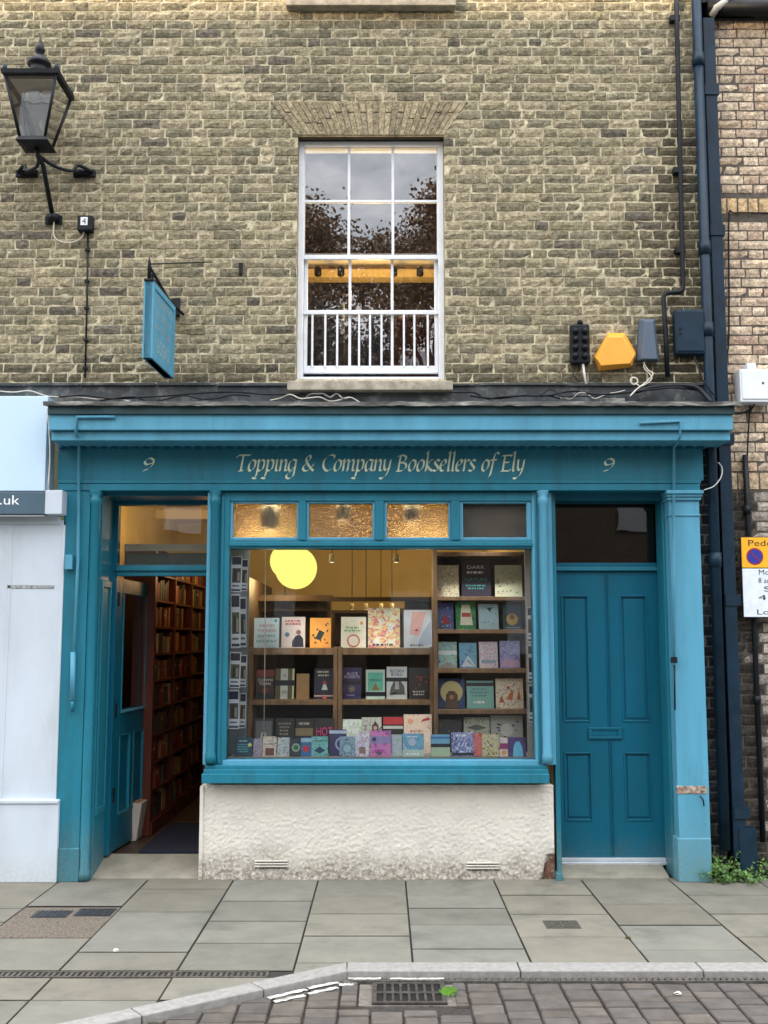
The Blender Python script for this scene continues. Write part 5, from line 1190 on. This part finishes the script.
yk0, yk1 = kA.y, kB.y
dA, dB = G(75, 1021), G(122, 1023)           # kerb diagonal: back and front edges
XC = kA.x
nrm = Vector((-(kA.y-dA.y), (kA.x-dA.x)))    # points to the pavement side
if nrm.dot(Vector((-1, 1))) < 0: nrm = -nrm
nrm.normalize(); dback = nrm.x*kA.x+nrm.y*kA.y; 
dfront = nrm.x*kB.x+nrm.y*kB.y
cols = [147-87*4, 147-87*3, 147-87*2, 147-87, 147, 233, 318, 405.5, 494, 582, 670, 758, 846, 934]
cx_ = [G(p, 881).x for p in cols]
rowpx = {3: [906, 938, 972], 4: [889, 912, 952, 972], 5: [901, 921, 943, 972], 6: [896, 914, 936], 7: [908, 925, 949], 8: [895, 914, 937], 9: [904, 925, 950], 10: [895, 914, 937]}
ydr = G(384, 974).y
pv = MB(); j = .005
def slab(poly, z=0.0, m=slabm, th=.05):
    if len(poly) < 3: return
    ar = abs(sum(poly[i][0]*poly[(i+1) % len(poly)][1]-poly[(i+1) % len(poly)][0]*poly[i][1] for i in range(len(poly))))/2
    if ar < .002: return
    k = random.uniform(.86, 1.1); t = random.uniform(-.006, .006); zz = z+random.uniform(-.0015, .0015)
    tn = ((.152+t)*k, (.150)*k, (.122-t)*k)
    cxm = sum(p[0] for p in poly)/len(poly); cym = sum(p[1] for p in poly)/len(poly)
    n = len(poly); top_ = [(cxm+(p[0]-cxm)*.994, cym+(p[1]-cym)*.994, zz) for p in poly]
    pv.add([(p[0], p[1], zz-.003) for p in poly]+top_, [tuple(range(n, 2*n))]+[(i, (i+1) % n, (i+1) % n+n, i+n) for i in range(n)], m, tn)
for ci in range(len(cx_)-1):
    xa, xb = cx_[ci]+j, cx_[ci+1]-j
    ys = [.30] + [G(384, p).y for p in rowpx.get(ci, [random.choice([892, 900, 908]), 922, 946])]
    if ys[0] > 0: ys[0] = .02
    if ci <= 5:
        if ys[-1] > ydr+.12: ys.append(ydr+.055)
        else: ys[-1] = ydr+.055
    ys.append(yk0 if ci > 5 else None)
    lim = [y for y in ys if y is not None]
    for a, b in zip(lim[:-1], lim[1:]):
        if abs(a-b) < .03: continue
        if ci == 3 and abs(a-G(384, 906).y) < .01: continue          # aggregate patch
        slab([(xa, b+.009), (xb, b+.009), (xb, a-.009), (xa, a-.009)])
    # in front of the slot drain / beyond the bend
    if xa < XC:
        y = ydr-.055 if ci <= 5 else yk0
        stp = [.33, .45, .38, .45, .45, .45]
        for k in range(6):
            y2 = y-stp[k]
            pl_y = [(xa, y2+.009), (min(xb, XC), y2+.009), (min(xb, XC), y-.009), (xa, y-.009)]
            slab(clip(pl_y, nrm, dback+.004)); y = y2
struct(pv.build('pavement', origin=Vector((0, 0, 0))))
jb_ = MB(); jb_.prism([(cx_[0], .3, -.062), (cx_[0], -4.2, -.062), (G(75, 1021).x-1.5, -4.2, -.062), (XC, yk0, -.062), (cx_[-1], yk0, -.062), (cx_[-1], .3, -.062)], (0, 0, .054), jointm); struct(jb_.build('pavement_bed', origin=Vector((0, 0, -.062))))
# aggregate patch
ya, yb = G(384, 907).y, G(384, 937.5).y
agg = M('pebble_aggregate', (.12, .10, .075), rough=.95, var=.5, scale=70, bump=1, bscale=140, dirt=(.26, .235, .19), dirt_amt=.7, dirt_scale=110)
struct(MB().box(cx_[3]+j, cx_[4]-j, yb+j, ya-j, -.03, -.002, agg).build('aggregate_patch'))
coverm = M('cast_iron_cover', (.022, .026, .032), rough=.5, var=.3, scale=30, bump=.6, bscale=90)
def cover(p0, p1, p2, p3, lab, n=6, m=coverm):
    a, b, c_, d_ = G(*p0), G(*p1), G(*p2), G(*p3)
    x0, x1, y0, y1 = (a.x+d_.x)/2, (b.x+c_.x)/2, (c_.y+d_.y)/2, (a.y+b.y)/2
    mb = MB(); mb.box(x0, x1, y0, y1, -.02, .001, m); r = thing('access_cover', ((x0+x1)/2, (y0+y1)/2, 0), lab, 'access cover'); mb.build('frame', r)
    mb = MB(); mb.box(x0+.012, x1-.012, y0+.012, y1-.012, -.01, .003, m)
    for i in range(n):
        for k in range(4): xx = x0+.02+(x1-x0-.04)*(i+.5)/n; yy = y0+.02+(y1-y0-.04)*(k+.5)/4; mb.box(xx-.008, xx+.008, yy-.006, yy+.006, .003, .005, m)
    mb.build('plate', r)
cover((36, 910.5), (71, 910.5), (68, 917.5), (32, 917.5), 'left dark iron cover set in the pebbled patch'); cover((79, 908.5), (115, 908.5), (112, 916), (75, 916), 'right dark iron cover set in the pebbled patch')
cover((543, 920.5), (577, 920.5), (581, 928.5), (546, 928.5), 'small iron cover in the slabs before the teal door', m=M('rusty_cover', (.06, .055, .045), rough=.7, var=.4, scale=40, bump=.6))
# kerb stones
kb = MB()
xx = XC
kls = [G(519, 968).x-XC, G(700, 968).x-G(519, 968).x, .9, .9]
for L in kls:
    t = tuple([random.uniform(.9, 1.05)]*3); kb.box(xx+.003, xx+L-.003, yk1, yk0-.004, -.09, .006, kerbm); xx += L
e1 = Vector((dA.x-kA.x, dA.y-kA.y, 0)); Ld = e1.length; e1.normalize(); e2 = Vector((nrm.x, nrm.y, 0)); wk = dback-dfront
# join both kerbs at the bend
s = 0.0
for L in (.55, .6, .9, .9, .9):
    p0 = Vector((kA.x, kA.y, 0))+e1*(s+.003); p1 = Vector((kA.x, kA.y, 0))+e1*(s+L-.003)
    q0, q1 = p0-e2*wk, p1-e2*wk
    if s == 0: q0 = Vector((kB.x, kB.y, 0)); 
    kb.prism([(p0.x, p0.y, -.09), (p1.x, p1.y, -.09), (q1.x, q1.y, -.09), (q0.x, q0.y, -.09)], (0, 0, .096), kerbm); s += L
struct(kb.build('kerb', bevel=.006))
# slot drains
drm = M('worn_drain_iron', (.07, .065, .055), rough=.7, var=.4, scale=20, bump=.5)
voidm = M('drain_void', (.006, .006, .005), var=.1)
def slot(x0, x1, yc, w, z, lab, pitch_=.028, clipx=None):
    r = thing('slot_drain', ((x0+x1)/2, yc, z), lab, 'drain')
    MB().box(x0, x1, yc-w/2, yc+w/2, z-.04, z-.018, voidm).build('channel', r)
    mb = MB(); mb.box(x0, x1, yc-w/2, yc-w/2+.012, z-.03, z, drm); mb.box(x0, x1, yc+w/2-.012, yc+w/2, z-.03, z, drm)
    x = x0
    while x < x1: mb.box(x, x+pitch_*.5, yc-w/2+.011, yc+w/2-.011, z-.03, z-.002, drm); x += pitch_
    o = mb.build('grating', r); return r
slot(cx_[0], G(268, 974).x, ydr, .09, 0.0, 'narrow slotted drain crossing the paving at the left')
zr = -.028
ydr2 = G(600, 979.5, zr).y
# setts
rd_ = MB(); x = G(-400, 1024, zr).x; w0 = .150
while x < G(1000, 980, zr).x:
    y = yk1-.006; w1 = w0*random.uniform(.96, 1.04)
    if x > G(445, 980, zr).x-.02: y = ydr2-.05
    elif x > kB.x-.01: y = ydr2-.05
    y -= random.uniform(0, .01); first = True
    while y > -4.6:
        l = random.choice([.10, .125, .15, .085]); l = l*random.uniform(.95, 1.05)
        poly = clip([(x+random.uniform(.003, .008), y-l+.006), (x+w1-random.uniform(.003, .008), y-l+.006), (x+w1-random.uniform(.003, .008), y-.005), (x+random.uniform(.003, .008), y-.005)], -nrm, -(dfront-.006))
        gx_0, gx_1, gy_0, gy_1 = G(364, 985, zr).x, G(452, 985, zr).x, G(400, 1006, zr).y, ydr2
        if x+w1 > gx_0 and x < gx_1 and y > gy_0:
            a1 = clip(poly, (-1, 0), -(gx_0-.03)) if x < gx_0 else clip(poly, (1, 0), gx_1+.005); poly = a1
            if y-l < gy_0: poly = clip(poly or [(0, 0)], (0, 1), gy_0+.004) if len(poly) > 2 else []
        if len(poly) >= 3:
            ar = abs(sum(poly[i][0]*poly[(i+1) % len(poly)][1]-poly[(i+1) % len(poly)][0]*poly[i][1] for i in range(len(poly))))/2
            if ar > .0008:
                k = random.uniform(.85, 1.15); cb = random.choice([(.135, .128, .122), (.145, .135, .125), (.128, .125, .122), (.15, .138, .124)]); tn = tuple(v*k*q_ for v, q_ in zip(cb, (.60, .57, .53)))
                n = len(poly); cxm = sum(p[0] for p in poly)/n; cym = sum(p[1] for p in poly)/n; zz = zr+random.uniform(-.003, .003); tl = [random.uniform(-.0015, .0015) for _ in range(n)]
                rd_.add([(p[0], p[1], zz-.03) for p in poly]+[(p[0], p[1], zz-.006) for p in poly]+[(cxm+(p[0]-cxm)*.93, cym+(p[1]-cym)*.93, zz+tl[i]) for i, p in enumerate(poly)],
                        [tuple(range(2*n, 3*n))]+[(i+o, (i+1) % n+o, (i+1) % n+n+o, i+n+o) for i in range(n) for o in (0, n)], settm, tn)
        y -= l
    x += w1
struct(rd_.build('road', origin=Vector((0, 0, zr))))
rb = MB(); rb.prism([(-4, -4.8, -.068), (5, -4.8, -.068), (5, yk1, -.068), (kB.x, yk1, -.068)] if False else [(-9, -7, -.066), (9, -7, -.066), (9, yk1+.01, -.066), (-9, yk1+.01, -.066)], (0, 0, .024), M('sett_bedding', (.03, .026, .022), rough=1, var=.4, scale=40, bump=.8)); struct(rb.build('road_bed'))
slot(kB.x+.02, G(1000, 980, zr).x, ydr2, .075, zr+.004, 'slotted channel drain along the foot of the kerb', .03)
# gully grate
gy = thing('gully_grate', (G(408, 993, zr).x, G(408, 993, zr).y, zr), 'rectangular iron gully grate in the setts by the kerb', 'drain')
x0, x1, y0, y1 = G(372, 994, zr).x, G(446, 994, zr).x, G(400, 1003.5, zr).y, G(400, 983, zr).y
MB().box(x0-.06, x1+.07, y0-.01, y1+.002, zr-.03, zr-.008, M('gully_mortar', (.14, .13, .11), rough=.95, var=.3, scale=30, bump=.6)).build('surround', gy)
MB().box(x0, x1, y0, y1, zr-.007, zr-.0055, voidm).build('void', gy)
mb = MB(); gi = M('gully_iron', (.045, .04, .034), rough=.6, var=.4, scale=30, bump=.5); fr = .022
mb.box(x0, x1, y0, y0+fr, zr-.005, zr+.004, gi); mb.box(x0, x1, y1-fr, y1, zr-.005, zr+.004, gi); mb.box(x0, x0+fr, y0+fr, y1-fr, zr-.005, zr+.004, gi); mb.box(x1-fr, x1, y0+fr, y1-fr, zr-.005, zr+.004, gi)
ym = (y0+y1)/2; mb.box(x0+fr, x1-fr, ym-.012, ym+.012, zr-.005, zr+.0035, gi)
for i in range(1, 8): xx = x0+fr+(x1-x0-2*fr)*i/8; mb.box(xx-.006, xx+.006, y0+fr, y1-fr, zr-.005, zr+.003, gi)
mb.build('grating', gy)
# painted marks
pm_ = M('worn_road_paint', (.46, .46, .43), rough=.8, var=.2, scale=30, dirt=(.12, .11, .10), dirt_amt=1.0, dirt_scale=22)
mk = MB()
def mark(p, q, w=.045, n=10, seed=0):
    a, b = G(*p, zr), G(*q, zr); d = (b-a); L = d.length; d.normalize(); nn = Vector((-d.y, d.x, 0)); rr = random.Random(seed)
    cs = [(rr.uniform(-.004, .004), rr.uniform(.75, 1.1)) for _ in range(n+1)]
    vs = []
    for i in range(n+1):
        c0 = a+d*(L*i/n)+nn*cs[i][0]; vs += [c0+nn*w/2*cs[i][1]+Vector((0, 0, .004)), c0-nn*w/2*cs[i][1]+Vector((0, 0, .004))]
    mk.add(vs, [(2*i, 2*i+1, 2*i+3, 2*i+2) for i in range(n)], pm_)
mark((268, 999), (306, 990), .036, seed=1); mark((308, 989), (338, 983), .036, seed=2); mark((274, 1002.5), (305, 996), .034, seed=3); mark((308, 994.5), (338, 988), .034, seed=4); mark((339, 985.5), (354, 985), .034, seed=5)
mark((348, 979.3), (381, 979.3), .03, seed=6); mark((390, 979.3), (444, 979.3), .03, seed=7)
struct(mk.build('road_marking'))
# ------------------------------------------------------------------ weeds, moss, litter
leafm = M('weed_leaf', (.075, .17, .03), rough=.55, var=.35, scale=30, attr=True)
def weed(px0, px1, pyt, lab, n, seed, Yc=-.08):
    rr = random.Random(seed); xa, xb = X(px0, 870, Yc), X(px1, 870, Yc); hmax = Z(pyt, Yc); root = thing('weed', ((xa+xb)/2, Yc, 0), lab, 'plant', 'weeds at the wall foot')
    mb = MB(); sm = MB(); stm = M('weed_stem', (.06, .10, .03), var=.2)
    for s_ in range(max(6, n//14)):
        bx_ = rr.uniform(xa, xb); by = Yc+rr.uniform(-.07, .07); hh = hmax*rr.uniform(.4, 1)*(1-.5*abs((bx_-(xa+xb)/2)/(xb-xa)*2)**2); tx, ty = bx_+rr.uniform(-.06, .06), by+rr.uniform(-.06, .04)
        sm.tube([(bx_, by, 0), ((bx_+tx)/2, (by+ty)/2, hh*.6), (tx, ty, hh)], .002, stm, 4)
        for q in range(14):
            u = rr.uniform(.15, 1.05); p = Vector((bx_+(tx-bx_)*u+rr.uniform(-.03, .03), by+(ty-by)*u+rr.uniform(-.03, .03), hh*u+rr.uniform(-.01, .015)))
            p.z = max(p.z, .006); s2 = rr.uniform(.009, .02); a = rr.uniform(0, 6.28); el = rr.uniform(.1, 1.0)
            d = Vector((math.cos(a)*math.cos(el), math.sin(a)*math.cos(el), math.sin(el)*rr.choice([1, 1, -.3]))); w_ = d.cross(Vector((rr.uniform(-.4, .4), -.6, 1))).normalized()
            k = rr.uniform(.5, 1.5); tn = (.06*k, .15*k, .02*k)
            mb.add([p, p+d*s2+w_*s2*.55, p+d*s2*2, p+d*s2-w_*s2*.55], [(0, 1, 2), (0, 2, 3)], leafm, tn)
    mb.build('leaves', root); sm.build('stems', root)
weed(709, 741, 851, 'larger clump of green weeds between the pilaster and the downpipe', 420, 1, -.09); weed(742, 790, 856, 'smaller clump of green weeds at the foot of the buff wall', 330, 2, -.02)
weed(715, 765, 874, 'low creeping weeds spreading onto the paving edge', 200, 6, -.16)
mo = MB(); c_ = G(448, 994, zr)
for i in range(220):
    a, r_ = random.uniform(0, 6.28), random.uniform(0, .04); p = Vector((c_.x+r_*math.cos(a), c_.y+r_*math.sin(a)*1.3, zr+random.uniform(0, .012))); mo.add([p, p+Vector((.006, 0, .01)), p+Vector((-.004, .004, .012))], [(0, 1, 2)], M('moss', (.10, .26, .02), var=.3))
o = mo.build('moss'); tag(o, 'bright green tuft of moss at the right end of the gully grate', 'moss')
def litter(px, py, s, lab, c=(214, 214, 206), name='litter'):
    p = G(px, py, .0 if py < 962 else zr); rr = random.Random(int(px)); n = 7; top_ = [(p.x+s*rr.uniform(.6, 1)*math.cos(a/n*6.28), p.y+s*.7*rr.uniform(.6, 1)*math.sin(a/n*6.28), p.z+.006+rr.uniform(0, .010)) for a in range(n)]
    mb = MB(); mb.prism([(x, y, p.z+.0045) for x, y, z in top_], (0, 0, .0015), flat(*c)); mb.add(top_+[(p.x, p.y, p.z+.018)], [(i, (i+1) % n, n) for i in range(n)], flat(*c)); one(mb, name, lab, 'litter')
litter(716, 881, .05, 'crumpled white scrap of paper beside the right pilaster foot'); litter(678, 995, .025, 'white scrap lying on the setts at the right'); litter(116, 952, .018, 'tiny pale scrap on the slabs at the left')
litter(757, 876, .02, 'reddish scrap among the weeds', (190, 110, 90)); litter(628, 939, .02, 'dead brown leaf on the slabs before the teal door', (90, 70, 30), 'leaf'); litter(739, 878, .02, 'white scrap lying by the creeping weeds')
# ------------------------------------------------------------------ across the street (seen in reflections, shades the facade)
opp = thing('terrace_opposite', (0, -26, 0), 'long brick terrace across the street, reflected in the glass', 'building')
mb = MB(); mb.box(-70, 50, -34, -26, 0, 10.2, M('opposite_brick', (.22, .17, .12), var=.2)); mb.build('wall', opp)
mb = MB(); HR = 11.85
mb.prism([(-70.3, -25.7, 10.2), (-70.3, -30, HR), (-70.3, -34.3, 10.2)], (120.6, 0, 0), M('opposite_slate', (.07, .075, .085), var=.2)); mb.build('roof', opp)
for k in range(16):
    for z in (1.2, 5.0):
        x = -28+k*3.6; MB().box(x-.6, x+.6, -26.02, -25.9, z, z+1.9, white).build('window', opp)
barkm = M('bark', (.09, .06, .04), rough=.95, var=.4, scale=12, bump=1, bscale=20)
leaf2 = M('tree_leaf', (.085, .075, .03), rough=.6, var=.35, scale=3, attr=True)
def tree(x, y, h, cr, lab, seed):
    rr = random.Random(seed); r = thing('street_tree', (x, y, 0), lab, 'tree', 'trees across the street')
    mb = MB(); top_ = h*.55; mb.tube([(x, y, 0), (x+.1, y, top_*.5), (x-.1, y+.1, top_)], .32, barkm, 10, r2=.2)
    cl = []
    for k in range(11):
        a = k*2.4; rad = cr*rr.uniform(.25, .8); z = h*rr.uniform(.5, .92); e = Vector((x+rad*math.cos(a), y+rad*math.sin(a), z)); mb.tube([(x, y, top_*rr.uniform(.6, 1)), ((x+e.x)/2, (y+e.y)/2, (top_+z)/2), e], .11, barkm, 6, r2=.03); cl.append(e)
    mb.build('trunk', r)
    lf = MB()
    for e in cl+[Vector((x, y, h*.9))]:
        for c_ in range(13):
            o = e+Vector((rr.gauss(0, cr*.22), rr.gauss(0, cr*.22), rr.gauss(0, cr*.2)))
            for q in range(120):
                p = o+Vector((rr.gauss(0, .32), rr.gauss(0, .32), rr.gauss(0, .26))); d = Vector((rr.gauss(0, 1), rr.gauss(0, 1), rr.gauss(0, 1)))  .normalized()*.065; w_ = d.cross(Vector((rr.gauss(0, 1), rr.gauss(0, 1), rr.gauss(0, 1)))).normalized()*.042
                k = rr.uniform(.6, 1.4); lf.add([p-d, p+w_, p+d, p-w_], [(0, 1, 2, 3)], leaf2, (.20*k, .125*k, .075*k))
    lf.build('crown', r)
tree(-2.1, -21, 14.4, 1.5, 'broad brownish tree across the street left of the window reflection', 1)
tree(-.2, -22.0, 13.9, 1.9, 'low rounded tree across the street in the middle of the reflection', 2)
tree(1.7, -21.0, 14.6, 1.5, 'tall brownish tree across the street at the right of the reflection', 3)
# ------------------------------------------------------------------ light
sc = bpy.context.scene
w = bpy.data.worlds.new('World'); sc.world = w; w.use_nodes = True; t = w.node_tree
bg = t.nodes['Background']; sky = t.nodes.new('ShaderNodeTexSky'); sky.sky_type = 'NISHITA'; sky.sun_disc = False
EL, AZ = 7.0, 228
sky.sun_elevation = R(EL); sky.sun_rotation = R(AZ); sky.air_density = 1.0; sky.dust_density = 1.5; sky.ozone_density = 1.0
tc = t.nodes.new('ShaderNodeTexCoord'); cn = noise(t, 2.6, 6, .6, vec=tc.outputs['Generated'], stretch=(1, 1, 2.2))
sz = N(t, 'ShaderNodeSeparateXYZ'); t.links.new(tc.outputs['Generated'], sz.inputs[0]); cg = mixc(t, band(t, sz.outputs[2], .15, .95), (4.6, 4.5, 4.7), (17, 16.6, 17))
cl_ = mixc(t, math_(t, 'MULTIPLY', band(t, cn.outputs[0], .30, .56), .9), sky.outputs[0], cg)
t.links.new(cl_, bg.inputs[0]); bg.inputs[1].default_value = .15
sd = Vector((math.sin(R(AZ))*math.cos(R(EL)), math.cos(R(AZ))*math.cos(R(EL)), math.sin(R(EL))))
l = bpy.data.lights.new('sun', 'SUN'); l.energy = 3.0; l.angle = R(.5); l.color = (1, .72, .42)
so = bpy.data.objects.new('sun', l); C.objects.link(so); so.rotation_euler = (-sd).to_track_quat('-Z', 'Y').to_euler(); so.location = (-10, -20, 20)
# ------------------------------------------------------------------ camera
cd = bpy.data.cameras.new('camera'); cam = bpy.data.objects.new('camera', cd); C.objects.link(cam)
cam.location = CAM; cam.rotation_euler = (R(90)+TH, 0, 0); cd.sensor_fit = 'VERTICAL'; cd.sensor_height = 24; cd.lens = 24*F/1024; cd.clip_end = 500; cd.clip_start = .05
sc.camera = cam
sc.view_settings.view_transform = 'Standard'; sc.view_settings.look = 'None'; sc.view_settings.gamma = 1; sc.view_settings.use_curve_mapping = False
sc.view_settings.exposure = 1.52
sc.cycles.use_denoising = True; sc.cycles.max_bounces = 8; sc.cycles.transparent_max_bounces = 16
sc.cycles.sample_clamp_indirect = 6
